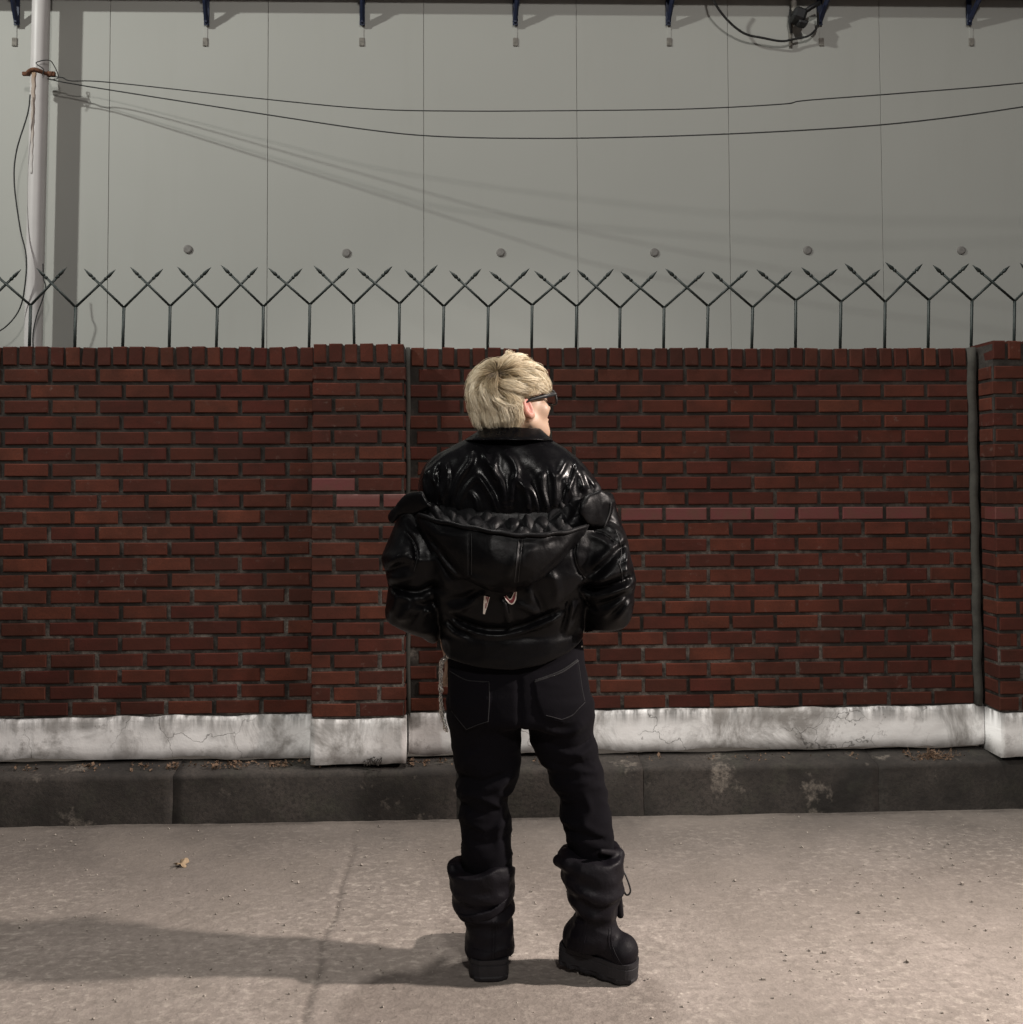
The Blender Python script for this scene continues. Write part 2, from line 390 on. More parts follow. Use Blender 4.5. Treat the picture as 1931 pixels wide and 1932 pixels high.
# ================================================================== ground
def build_ground():
    # sheet: fine cells in view, coarse outside
    xs = np.unique(np.concatenate([np.linspace(-60, -2.6, 12), np.concatenate([np.linspace(-2.6, -1.05, 50), np.linspace(-1.05, -.30, 110), np.linspace(-.29, 2.8, 90)]), np.linspace(2.8, 60, 12)]))
    ys = np.unique(np.concatenate([np.linspace(-70, -2.4, 14), np.linspace(-2.4, .2, 240), np.linspace(.2, 60, 10)]))
    X, Y = np.meshgrid(xs, ys, indexing='ij'); P = np.stack([X.ravel(), Y.ravel(), 0*X.ravel()], 1)
    z = .004*fbm(P*3.0, 3, 5)+.0025*fbm(P*17, 2, 9)
    a = on_ground(655, 1640); b = on_ground(575, 1931); a = np.array(a[:2]); b = np.array(b[:2])
    b = b+(b-a)*1.5
    ab = b-a; L = np.linalg.norm(ab); t = np.clip((P[:, :2]-a)@ab/L**2, -.25, 1)
    wob = .018*noise(np.stack([t*14, t*0, t*0], 1), 3)
    nrm = np.array([ab[1], -ab[0]])/L
    dist = np.abs((P[:, :2]-a)@nrm-wob)+np.where((P[:, :2]-a)@ab/L**2 < -.25, 1, 0)
    wd = .010+.006*noise(np.stack([P[:, 0]*30, P[:, 1]*30, t*0], 1), 8)
    dirt = .55*np.exp(-(dist/np.maximum(wd, .004))**2)*np.clip((t+.25)*3, .1, 1); z = z-.006*dirt
    P[:, 2] = z
    i = np.arange(len(xs)*len(ys)).reshape(len(xs), len(ys))
    F = np.stack([i[:-1, :-1], i[1:, :-1], i[1:, 1:], i[:-1, 1:]], -1).reshape(-1, 4)
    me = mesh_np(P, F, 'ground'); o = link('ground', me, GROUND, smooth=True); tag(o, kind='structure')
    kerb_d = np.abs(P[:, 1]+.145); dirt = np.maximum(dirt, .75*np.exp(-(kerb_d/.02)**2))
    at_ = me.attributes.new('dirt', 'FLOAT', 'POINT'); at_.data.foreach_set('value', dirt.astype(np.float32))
    # loose grit
    mb = MB()
    for q in range(1300):
        x = random.uniform(-2.3, 2.8); y = -random.random()**.8*2.0-.15; s = random.uniform(.0010, .0036)*(1.6 if random.random() < .06 else 1)
        M = Matrix.Rotation(random.random()*6, 3, Vector((random.random(), random.random(), 1)).normalized())
        mb.box((x, y, s*.6), (s*2, s*1.4, s*1.1), M)
    tag(mb.build('grit', simple('grit_stone', (.36, .32, .28), .9, 0, 20, .7, 0)), kind='stuff')
build_ground()

# ================================================================== kerb
ZT, ZP, ZB, YK = 1.9624, .4059, .2334, -.1298
def build_kerb():
    root = empty('kerb'); tag(root, kind='structure')
    cuts = [-4.4, -3.1] + [at(x, 1500, YK).x for x in (-180, 325, 862, 1215, 1660)] + [2.75, 4.2]
    for i in range(len(cuts)-1):
        x0, x1 = cuts[i]+.0006, cuts[i+1]-.0006
        n = 26; prof = [(-.001, -.05), (0, .0), (.004, .09), (.003, .175), (.007, .190), (.018, .197), (.075, .206), (.16, .217)]
        v = []; f = []
        for a in range(n+1):
            x = x0+(x1-x0)*a/n
            e = min(a, n-a); chip = (.003 if e == 0 else 0)*random.random()
            for k, (dy, z) in enumerate(prof):
                nz = float(fbm(np.array([[x*7, k*.9, 3.1]]), 3, 4)[0])
                v.append((x, YK+dy+.012*nz*(k > 0)+chip, z+.010*nz*(k > 3)-chip*(k > 2)))
        m = len(prof)
        for a in range(n):
            for k in range(m-1): f.append((a*m+k, (a+1)*m+k, (a+1)*m+k+1, a*m+k+1))
        f.append(tuple(range(m))); f.append(tuple(n*m+k for k in range(m))[::-1])
        link('kerb_stone', pydata(v, f), KERB, root, True)
build_kerb()

# ================================================================== brick walls
CH = .0667
XJ1 = -.262; XJ2 = at(1838, 900, 0).x; XP = at(588, 1000, -.09).x
P1, P2 = .088, .135          # how far the two piers stand proud
def brick_mesh(l, hgt, dep, seed, name='brick'):
    rr = random.Random(seed); v = []; x, z = l/2, hgt/2
    j = lambda s=.0012: rr.uniform(-s, s)
    b = .0035
    ring = lambda xx, zz, y, s: [(-xx+j(s), y+j(s*.6), -zz+j(s)), (xx+j(s), y+j(s*.6), -zz+j(s)), (xx+j(s), y+j(s*.6), zz+j(s)), (-xx+j(s), y+j(s*.6), zz+j(s))]
    v += ring(x-b, z-b, 0, .0014) + ring(x, z, b, .001) + [(-x, dep, -z), (x, dep, -z), (x, dep, z), (-x, dep, z)]
    f = [(0, 1, 2, 3)]
    for k in (0, 4):
        for q in range(4): f.append((k+q, k+4+q, k+4+(q+1) % 4, k+(q+1) % 4))
    return pydata(v, [g[::-1] if g != (0, 1, 2, 3) else g for g in f], name)
LIB = {}
def lib(kind, l, hgt, dep, n=6):
    if kind not in LIB:
        LIB[kind] = [brick_mesh(l, hgt, dep, hash(kind) % 999+q if False else len(LIB)*50+q, kind) for q in range(n)]
        for q in LIB[kind]: q.materials.append(BRICK)
    return random.choice(LIB[kind])
def put_brick(name, parent, me, loc, sx=1, rot=None, mat=None):
    if mat:
        key = (me.name, mat.name)
        if key not in LIB:
            c = me.copy(); c.materials.clear(); c.materials.append(mat); LIB[key] = c
        me = LIB[key]
    o = bpy.data.objects.new(name, me); o.location = loc; o.scale = (sx, 1, 1); o.parent = parent
    o.rotation_euler = rot or (random.gauss(0, .004), random.gauss(0, .004), random.gauss(0, .003)); COL.objects.link(o); return o
def ranges(x0, x1, pitch, joint, offset):
    """running bond pieces between x0 and x1"""
    out = []; x = x0-offset
    while x < x1-.02:
        a, b = max(x, x0), min(x+pitch-joint, x1)
        if b-a > .03: out.append((a, b))
        x += pitch
    return out
def courses(root, x0, x1, yf, pitch, joint, phase, extra=(), red=None, cut=(-2.05, 2.60)):
    spare = MB()
    for r in range(22):
        z = ZP+CH*r+CH/2+random.uniform(-.001, .001); hb = .0530
        off = phase+(pitch/2 if r % 2 else 0)+random.uniform(-.006, .006)
        for a, b in ranges(x0, x1, pitch, joint, off % pitch):
            l = b-a; c = (a+b)/2
            if c < cut[0]-.10 or c > cut[1]+.06:                      # beyond the frame: one joined part
                spare.box((c, yf+.045, z), (l, .09, hb), None, .003); continue
            base = .18 if l > .13 else .085
            me = lib('brick' if base == .18 else 'half_brick', base, hb, .09)
            mat = red(r, c) if red else None
            put_brick('brick', root, me, (c, yf+random.uniform(-.0022, .0022), z), l/base, None, mat)
    return spare
def coping(root, x0, x1, yf, z1, pitch):
    spare = MB(); n = max(1, round((x1-x0)/pitch)); p = (x1-x0)/n
    for q in range(n):
        c = x0+p*(q+.5)
        w = p-.012+random.uniform(-.004, .002)
        if c < -2.1 or c > 2.65: spare.box((c, yf+.10, z1-.041), (w, .2, .078), None, .003); continue
        me = lib('coping', .054, .078, .20)
        put_brick('coping_brick', root, me, (c, yf-.002+random.uniform(-.003, .003), z1-.041+random.uniform(-.003, .003)), w/.054,
                  (random.gauss(0, .01), random.gauss(0, .025), random.gauss(0, .01)))
    return spare
def plinth(root, x0, x1, yf, z0, z1, name='plinth', yb=.12):
    nx = max(3, int((x1-x0)/.02)); nz = 10; v = []; f = []
    for i in range(nx+1):
        x = x0+(x1-x0)*i/nx
        et = .010*float(fbm(np.array([[x*9, yf*5, 1.]]), 3, 11)[0]); eb = .020*float(fbm(np.array([[x*6, yf*5, 7.]]), 3, 12)[0])
        for k in range(nz+1):
            t = k/nz; z = z0+eb+(z1+et-z0-eb)*t
            d = .005*float(fbm(np.array([[x*11, z*14, yf*3]]), 3, 13)[0])
            v.append((x, yf-.008+d+(.006 if k in (0, nz) else 0), z))
        v.append((x, yf+yb, z1+et)); v.append((x, yf+yb, z0))
    m = nz+3
    for i in range(nx):
        for k in range(m-1): f.append((i*m+k, (i+1)*m+k, (i+1)*m+k+1, i*m+k+1))
    f.append(tuple(range(m))); f.append(tuple(nx*m+k for k in range(m))[::-1])
    return link(name, pydata(v, f), PLINTH, root, True)
def mbox(name, x0, x1, y0, y1, z0, z1, mat, parent):
    return MB().box(((x0+x1)/2, (y0+y1)/2, (z0+z1)/2), (x1-x0, y1-y0, z1-z0)).build(name, mat, parent)
def stuff_part(mb, name, mat, root):
    if mb.v:
        o = mb.build(name, mat, root); o['kind'] = 'stuff'
ZC = ZT-.083        # underside of the coping
def build_walls():
    # --- left wall with its pier
    A = empty('brick_wall', (-2, .1, 0)); A.location = (0, 0, 0)
    tag(A, 'red brick wall with a projecting pier, left of the person, over a white plinth', 'wall', 'sections of the brick boundary wall')
    s = courses(A, -4.4, XP-.004, 0, .1985, .019, .037)
    def red1(r, c):
        if r == 13 and c > -.50: return PINKPAINT
        if r == 14 and -.60 < c < -.40: return REDPAINT
    courses(A, XP, XJ1-.006, -P1, .1955, .0165, 0, red=red1)
    s2 = coping(A, -4.4, XP-.004, 0, ZT, .0655); coping(A, XP, XJ1-.006, -P1, ZT+.004, .0665)
    s.v and stuff_part(s, 'brickwork', BRICK, A); stuff_part(s2, 'coping_brickwork', BRICK, A)
    mbox('mortar', -4.4, XP, .0075, .20, ZP, ZT-.006, MORTAR, A)
    mbox('pier_mortar', XP+.006, XJ1-.012, -P1+.007, .198, ZP, ZT-.004, MORTAR, A)
    # return faces of the pier, brick by brick
    for r in range(22):
        z = ZP+CH*r+CH/2
        for xx in (XP+.0005, XJ1-.0065):
            me = lib('return', .085, .053, .02)
            o = put_brick('brick', A, me, (xx, -P1/2+.004, z), .92, (0, 0, R(-90) if xx < -.5 else R(90)))
    plinth(A, -4.4, XP-.002, -.004, ZB, ZP-.002); plinth(A, XP, XJ1-.004, -P1-.004, ZB-.014, ZP-.004, 'pier_plinth', .2)
    # --- middle wall
    Bw = empty('brick_wall'); tag(Bw, 'long red brick wall between two mortar joints behind the person', 'wall', 'sections of the brick boundary wall')
    def red2(r, c):
        if r == 12 and c > .45 and (c < 1.45 or random.random() < .5): return REDPAINT
    s = courses(Bw, XJ1+.008, XJ2-.018, 0, .1935, .0165, .06, red=red2)
    coping(Bw, XJ1+.008, XJ2-.018, 0, ZT-.002, .0655)
    mbox('mortar', XJ1+.006, XJ2-.016, .0075, .20, ZP, ZT-.008, MORTAR, Bw)
    plinth(Bw, XJ1+.004, XJ2+.018, -.004, ZB, ZP-.002)
    MB().tube([(XJ1+.002+.002*math.sin(q*1.3), -.012, ZP+(ZT-ZP-.004)*q/24) for q in range(25)], [.0085+.002*random.random() for _ in range(25)], 8).build('joint_seal', SEAM, Bw, True)
    MB().tube([(XJ2+.003*math.sin(q*1.7), .004, ZP+(ZT-ZP+.0)*q/24) for q in range(25)], [.0185+.003*random.random() for _ in range(25)], 8).build('joint_seal', SEAM, Bw, True)
    # --- right pier
    Cw = empty('brick_wall'); tag(Cw, 'red brick pier and wall at the right edge beyond the thick mortar joint', 'wall', 'sections of the brick boundary wall')
    x0 = XJ2+.022
    s = courses(Cw, x0, 4.3, -P2, .1955, .017, .09, red=lambda r, c: REDPAINT if r == 12 else None)
    s2 = coping(Cw, x0, 4.3, -P2, ZT+.012, .0665)
    stuff_part(s, 'brickwork', BRICK, Cw); stuff_part(s2, 'coping_brickwork', BRICK, Cw)
    mbox('mortar', x0+.007, 4.3, -P2+.007, .20, ZP, ZT, MORTAR, Cw)
    for r in range(22):
        put_brick('brick', Cw, lib('return2', .11, .053, .02), (x0+.0005, -P2/2+.004, ZP+CH*r+CH/2), .95, (0, 0, R(-90)))
    plinth(Cw, x0, 4.3, -P2-.004, ZB-.016, ZP-.004, 'pier_plinth', .2)
build_walls()

# ================================================================== forked spikes on the wall top
SPX = [-33, 55, 141, 231, 319, 408, 496, 583, 669, 753, 836, 920, 1003, 1087, 1169, 1252, 1334, 1418, 1501, 1585, 1669, 1751, 1832, 1913, 1996]
ORD = ['first', 'second', 'third', 'fourth', 'fifth', 'sixth', 'seventh', 'eighth', 'ninth', 'tenth', 'eleventh', 'twelfth']
def spear(mb, a, b, flat):
    """rod from a to b ending in a barbed spear point"""
    a = Vector(a); b = Vector(b); t = (b-a).normalized(); L = (b-a).length
    mb.tube([a, a+t*(L-.062)], .0056, 8)
    mb.tube([a+t*(L-.066), a+t*(L-.060), a+t*(L-.056), a+t*(L-.050)], [.005, .0078, .0078, .005], 8)
    mb.tube([a+t*(L-.052), a+t*(L-.040), a+t*(L-.024), b], [.0045, .0088, .006, .0006], 6)
def build_spikes():
    Yc = .10; n = len(SPX)
    for i, px in enumerate(SPX):
        base = at(px, 655, Yc); fx = random.uniform(-3, 3)
        fork = at(px+(2 if i != 8 else -2)+fx*.3, 578-(10 if i > 17 else 4 if i in (8, 9, 7) else 0)+random.uniform(-3, 3), Yc)
        root = empty('fence_spike', (base.x, Yc, ZT-.05))
        iv = i-1
        if i == 0: lab = 'dark iron forked spike cut by the left edge beside the white pipe'
        elif i == n-1: lab = 'dark iron forked spike cut off by the right edge of the view'
        elif iv < 12: lab = 'dark iron forked spike on the wall top, %s full one from the left' % ORD[iv]
        else: lab = 'dark iron forked spike on the wall top, %s full one from the right' % ORD[n-2-i]
        tag(root, lab, 'fence spike', 'forked iron spikes along the wall top')
        loc = Vector(root.location)
        MB().tube([Vector((base.x, Yc, ZT-.05))-loc, fork-loc], .0066, 8).build('post', IRON, root, True)
        for s in (-1, 1):
            tip = at(px+s*(76+random.uniform(-5, 5)), fork_y(px, i)+random.uniform(-4, 4), Yc+s*.018)
            mb = MB(); spear(mb, fork-loc, tip-loc, 0); mb.build('arm', IRON, root, True)
def fork_y(px, i): return 506-(4 if 300 < px < 800 else 0)-(8 if px > 1600 else 0)+(4 if 900 < px < 1500 else 0)
build_spikes()

# ================================================================== warehouse behind
YB = 2.2
def build_warehouse():
    W = empty('warehouse'); tag(W, 'pale steel panel warehouse wall with navy eave brackets behind the brick wall', 'building')
    xs = [at(x, 350, YB).x for x in (205, 505, 800, 1090, 1377, 1665)]
    p = (xs[-1]-xs[0])/5
    xs = [xs[0]-p*k for k in (5, 4, 3, 2, 1)]+xs+[xs[-1]+p*k for k in (1, 2, 3, 4)]
    ztop = 4.9
    for a, b in zip(xs[:-1], xs[1:]):
        MB().box(((a+b)/2, YB+.03, ztop/2), (b-a-.0026, .06, ztop), None, .0015).build('wall_panel', PANEL, W)
    mbox('joint_backing', xs[0], xs[-1], YB+.012, YB+.10, 0, ztop-.01, GREYCAP, W)
    # eave: soffit, gutter edge, roof edge
    def ze(px): return at(px, -12+16*px/1931, YB).z
    e0, e1 = ze(0), ze(1931); x0, x1 = at(0, 0, YB-.28).x, at(1931, 0, YB-.28).x; sl = (e1-e0)/(x1-x0)
    zat = lambda x: e0+(x-x0)*sl
    v = []; f = []
    for x in (xs[0], xs[-1]):
        z = zat(x); v += [(x, YB-.17, z), (x, YB-.17, z+.14), (x, YB-.14, z+.16), (x, YB-.004, z+.20), (x, YB-.004, z+.012), (x, YB-.15, z-.001)]
    f = [tuple(range(6))[::-1], tuple(range(6, 12))]+[(k, (k+1) % 6, 6+(k+1) % 6, 6+k) for k in range(6)]
    link('eave', pydata(v, f), NAVY, W)
    for px in (28, 388, 683, 973, 1263, 1550, 1833):
        q = at(px, 8, YB-.05); z0 = at(px, 46, YB-.03).z; zt_ = zat(q.x)+.01
        x = q.x
        MB().box((x, YB-.02, (z0+zt_)/2), (.034, .012, zt_-z0), None, .002).box((x, YB-.034, z0+.02), (.018, .018, .018), None, .003).build('bracket_foot', NAVY, W)
        d = .026 if px > 1300 else .012
        mb = MB(); mb.tube([(x, YB-.03, z0+.03), (x+d*.6, YB-.10, (z0+zt_)/2+.02), (x+d*1.6, YB-.15, zt_)], .016, 6)
        mb.box((x+d, YB-.11, zt_-.015), (.05, .09, .03), None, .004); mb.build('bracket', NAVY, W)
        s = at(px, 79, YB); s1 = at(px, 47, YB).z
        MB().box((s.x, YB-.002, (s.z+s1)/2+.01), (.026, .004, s1-s.z-.03), None, .001).build('mounting_strip', PANEL, W)
        MB().box((s.x, YB-.004, s.z), (.034, .008, .056), None, .003).build('anchor_plate', GREYP, W)
    for px, py in ((355, 470), (654, 477), (945, 476), (1235, 476), (1524, 472), (1814, 472)):
        c = at(px, py, YB); mb = MB()
        mb.tube([(c.x, YB+.004, c.z), (c.x, YB-.008, c.z), (c.x, YB-.013, c.z)], [.029, .028, .020], 16); mb.build('bolt_cap', GREYCAP, W)
build_warehouse()

# ================================================================== pole, cables, fixture
def build_pole():
    Yp = YB-.14
    t = at(77.5, 20, Yp); b = at(63, 640, Yp); d = (t-b).normalized()
    P = empty('pole', (b-d*(b.z/d.z))[:]); base = Vector(P.location)
    tag(P, 'leaning white painted steel pole with a rusty clamp at the left edge', 'pole')
    MB().tube([Vector((0, 0, 0)), d*2.2, d*4.2, d*5.2], .0535, 24).build('shaft', PIPE, P, True)
    c = at(72, 139, Yp)-base
    mb = MB(); r = .066
    for z, rr in ((0, r), ):
        pts = [c+Vector((math.cos(a)*.058, math.sin(a)*.058, .006*math.sin(a*3))) for a in np.linspace(0, 2*math.pi, 25)]
        mb.tube(pts, .014, 6)
    mb.box(c+Vector((-.075, -.01, -.004)), (.035, .02, .024), None, .003); mb.box(c+Vector((.085, -.01, -.004)), (.05, .022, .03), None, .003)
    mb.build('clamp', RUST, P, True)
    # rust run below the clamp: a thin crust on the shaft
    mb = MB(); pts = [c-d*.012*k+Vector((-.004+.002*math.sin(k), -.0537, 0)) for k in range(1, 55)]
    mb.tube(pts, [.015*(1-.55*k/54) for k in range(54)], 6)
    M = Mat('rust_run', rough=.9); zc = M.math('ADD', M.math('MULTIPLY', M.math('SUBTRACT', M.xyz(2), float(c.z)), 1.7), 1.0, True); M.base(M.mix(M.math('MULTIPLY', zc, M.ramp(M.noise(9, 3), [(.3, .55), (.7, 1.0)])), (.58, .55, .53, 1), (.34, .20, .10, 1)))
    for k, q in enumerate(mb.v): mb.v[k] = (q[0], c.y-.0535+(q[1]-(c.y-.0537))*.12, q[2])
    mb.build('rust_run', M.m, P, True)
    return c+base
def wire(name, pts, r, label, cat, group=None, n=60, mat=CABLE):
    P = curve_pts(pts, n); o = MB().tube(P, r, 6).build(name, mat, None, True)
    return tag(o, label, cat, group)
CL = build_pole()
Y0 = YB-.15
wire('cable', [at(90, 143, Y0), at(118, 146, Y0), at(135, 152, Y0), at(210, 155, Y0-.03), at(505, 187, Y0-.25), at(700, 205, Y0-.40), at(870, 209, Y0-.52), at(1090, 208, Y0-.66), at(1300, 205, Y0-.78), at(1475, 196, Y0-.88), at(1520, 189, Y0-.9), at(1680, 177, Y0-1.0), at(1931, 156, Y0-1.1), at(2250, 118, Y0-1.25), at(3100, -20, Y0-1.6), at(4000, -200, Y0-1.9)], .0034, 'upper black cable strung from the rusty clamp across the pale building', 'cable', 'cables strung from the pole', 90)
wire('cable', [at(90, 148, Y0), at(112, 153, Y0), at(140, 158, Y0), at(200, 168, Y0-.03), at(505, 216, Y0-.25), at(700, 245, Y0-.40), at(830, 257, Y0-.52), at(1000, 260.5, Y0-.62), at(1180, 258.5, Y0-.72), at(1380, 252, Y0-.82), at(1600, 240, Y0-.95), at(1760, 225, Y0-1.02), at(1931, 201, Y0-1.1), at(2250, 150, Y0-1.25), at(3100, 0, Y0-1.6), at(4000, -180, Y0-1.9)], .0038, 'lower black cable sagging from the rusty clamp across the pale building', 'cable', 'cables strung from the pole', 90)
wire('wire_loop', [at(80, 142, Y0-.05), at(82, 130, Y0-.06), at(68, 118, Y0-.08), at(92, 113, Y0-.04), at(103, 125, Y0), at(110, 145, Y0), at(98, 150, Y0)], .003, 'thin wire looped over the rusty clamp', 'wire')
wire('hanging_wire', [at(57, 178, Y0-.06), at(52, 215, Y0-.07), at(31, 285, Y0-.08), at(27, 345, Y0-.08), at(38, 430, Y0-.08), at(49, 480, Y0-.08), at(48, 530, Y0-.08), at(38, 580, Y0-.06), at(12, 615, Y0-.05), at(-30, 640, Y0-.02)], .0045, 'thin dark wire hanging down in a long bow left of the white pole', 'wire')
wire('hanging_wire', [at(81, 497, Y0-.07), at(82, 525, Y0-.075), at(86, 540, Y0-.08), at(80, 565, Y0-.08), at(68, 600, Y0-.08), at(62, 640, Y0-.08), at(66, 700, Y0-.08)], .004, 'short black wire dangling in front of the lower white pole', 'wire')
wire('drooping_cable', [at(1342, -30, YB-.2), at(1348, 2, YB-.16), at(1372, 36, YB-.12), at(1404, 62, YB-.08), at(1440, 71, YB-.07), at(1475, 77, YB-.06), at(1500, 73, YB-.05), at(1528, 66, YB-.05), at(1543, 48, YB-.06), at(1544, 22, YB-.09)], .0075, 'thick black cable drooping in a loop under the eave', 'cable')
def build_fixture():
    c = at(1499, 22, YB-.10)
    F = empty('wall_fixture', c[:]); tag(F, 'small dark fixture on a conduit under the eave at the upper right', 'fixture')  # unidentified dark housing on a conduit, gives no light
    o = Vector(F.location)
    mb = MB(); mb.tube([at(1497, -20, YB-.05)-o, at(1499, 30, YB-.04)-o, at(1492, 55, YB-.02)-o, at(1493, 88, YB-.015)-o], [.02, .02, .012, .012], 8); mb.build('conduit', GREYP, F, True)
    mb = MB(); a = at(1507, 30, YB-.10)-o
    mb.box(a, (.085, .11, .085), Matrix.Rotation(.35, 3, 'Y'), .016); mb.box(a+Vector((.02, -.01, -.055)), (.06, .07, .03), Matrix.Rotation(.2, 3, 'Y'), .008); mb.build('housing', BLACKBOX, F)
    MB().tube([at(1512, 26, YB-.11)-o, at(1530, 14, YB-.12)-o, at(1548, 4, YB-.13)-o], .016, 8).build('arm', BLACKBOX, F, True)
    MB().tube([at(1492, 18, YB-.06)-o, at(1490, 40, YB-.05)-o, at(1494, 62, YB-.04)-o], .008, 6).build('lead', CABLE, F, True)
build_fixture()

# ================================================================== the person
YT = -1.40                                  # depth of the middle of the trunk
def C5(cx, cy, Y): return at(702.7+cx/3.0246, 638.8+cy/3.0246, Y)
SKIN = Mat('skin', rough=.5)
SKIN.base(SKIN.mix(SKIN.noise(18, 4), (.52, .37, .27, 1), (.46, .29, .20, 1)))
fl_ = SKIN.n.new('ShaderNodeAttribute'); fl_.attribute_name = 'flush'; SKIN.base(SKIN.mix(fl_.outputs['Fac'], SKIN.p.inputs['Base Color'].links[0].from_socket, (.50, .17, .14, 1)))
SKIN.p.inputs['Subsurface Weight'].default_value = .12; SKIN.p.inputs['Subsurface Radius'].default_value = (.01, .004, .002)
SKIN.bump(SKIN.noise(300, 2), .08, .001); SKIN = SKIN.m
def leather(name, base, rough, grain=260, coat=.25, wr=.35):
    M = Mat(name, rough=rough); n = M.noise(7, 4, .6)
    M.base(M.mix(n, tuple(q*.7 for q in base)+(1,), tuple(q*1.35 for q in base)+(1,)))
    M.rough(M.ramp(M.noise(13, 4, .65), [(.3, rough*.7), (.7, min(1, rough*1.5))]))
    M.p.inputs['Specular IOR Level'].default_value = .14; M.p.inputs['Coat Weight'].default_value = coat; M.p.inputs['Coat Roughness'].default_value = .38
    M.bump(M.noise(38, 4, .6), wr, .004).bump(M.vor(grain), .10, .0010); return M.m
LEATHER = leather('black_leather', (.0026, .0025, .0031), .26, 300, .0, .22)
LEATHER2 = leather('worn_black_leather', (.0026, .0025, .0030), .36, 240, .0, .26)
SUEDE = leather('matte_black_leather', (.0024, .0023, .0028), .42, 200, .0, .4)
LINING = leather('black_quilted_lining', (.0042, .0041, .0048), .50, 300, .0, .3)
def denim():
    M = Mat('black_denim', rough=.9); v = M.mapped((420, 420, 260))
    M.base(M.mix(M.noise(6, 4, .6), (.0028, .0024, .0036, 1), (.0048, .0042, .0060, 1)))
    M.p.inputs['Specular IOR Level'].default_value = .08; M.p.inputs['Sheen Weight'].default_value = .01; M.p.inputs['Sheen Roughness'].default_value = .4
    M.bump(M.noise(1.0, 2, .5, v), .25, .0015).bump(M.noise(26, 4, .6), .35, .004); return M.m
DENIM = denim()
BOOTM = leather('hazed_black_boot', (.0062, .0053, .0074), .52, 220, .0, .6)  # black leather lifted to purple grey to stand in for lens haze
SOLEM = simple('hazed_rubber', (.0105, .0092, .012), .75, 0, 30, .5, .5)  # same haze lift put into the rubber's base colour
STITCH = simple('grey_thread', (.008, .0075, .009), .9, 0, 80, .3, 0)
STITCHB = simple('black_thread', (.008, .008, .009), .6, 0, 80, .3, 0)

# ---- folds traced as ridges (+) and grooves (-) on the side that faces the camera
def fold_fn(folds, conv):
    segs = []
    for amp, w, pts in folds:
        Q = [conv(*p) for p in pts]
        Q = curve_pts([(q.x, q.z, 0) for q in Q], max(4, 4*len(Q)))
        n = len(Q)-1
        for i in range(n):
            t0, t1 = i/n, (i+1)/n
            e = lambda t: min(1, 5*min(t, 1-t)+.15)
            segs.append((amp*(e(t0)+e(t1))/2, w, Q[i][:2], Q[i+1][:2]))
    A = np.array([s[2] for s in segs]); Bp = np.array([s[3] for s in segs]); amp = np.array([s[0] for s in segs]); wd = np.array([s[1] for s in segs])
    # group consecutive segments of one fold so that they do not add up
    ids = []; k = 0
    for fi, (a_, w_, pts) in enumerate(folds):
        ids += [fi]*(max(4, 4*len(pts))-1)
    ids = np.array(ids)
    def fn(P):
        X = P[:, [0, 2]]; out = np.zeros(len(P))
        for fi in range(len(folds)):
            mk = ids == fi; best = np.zeros(len(P))
            lo = np.minimum(A[mk], Bp[mk]).min(0)-.05; hi = np.maximum(A[mk], Bp[mk]).max(0)+.05
            near = ((X > lo) & (X < hi)).all(1)
            if not near.any(): continue
            Xn = X[near]; bn = np.zeros(len(Xn))
            for a, b, am, w in zip(A[mk], Bp[mk], amp[mk], wd[mk]):
                ab = b-a; t = np.clip((Xn-a)@ab/(ab@ab+1e-12), 0, 1); d = np.linalg.norm(Xn-a-t[:, None]*ab, axis=1)
                v = am*np.exp(-(d/w)**2); bn = np.where(np.abs(v) > np.abs(bn), v, bn)
            best[near] = bn; out += best
        return out
    return fn

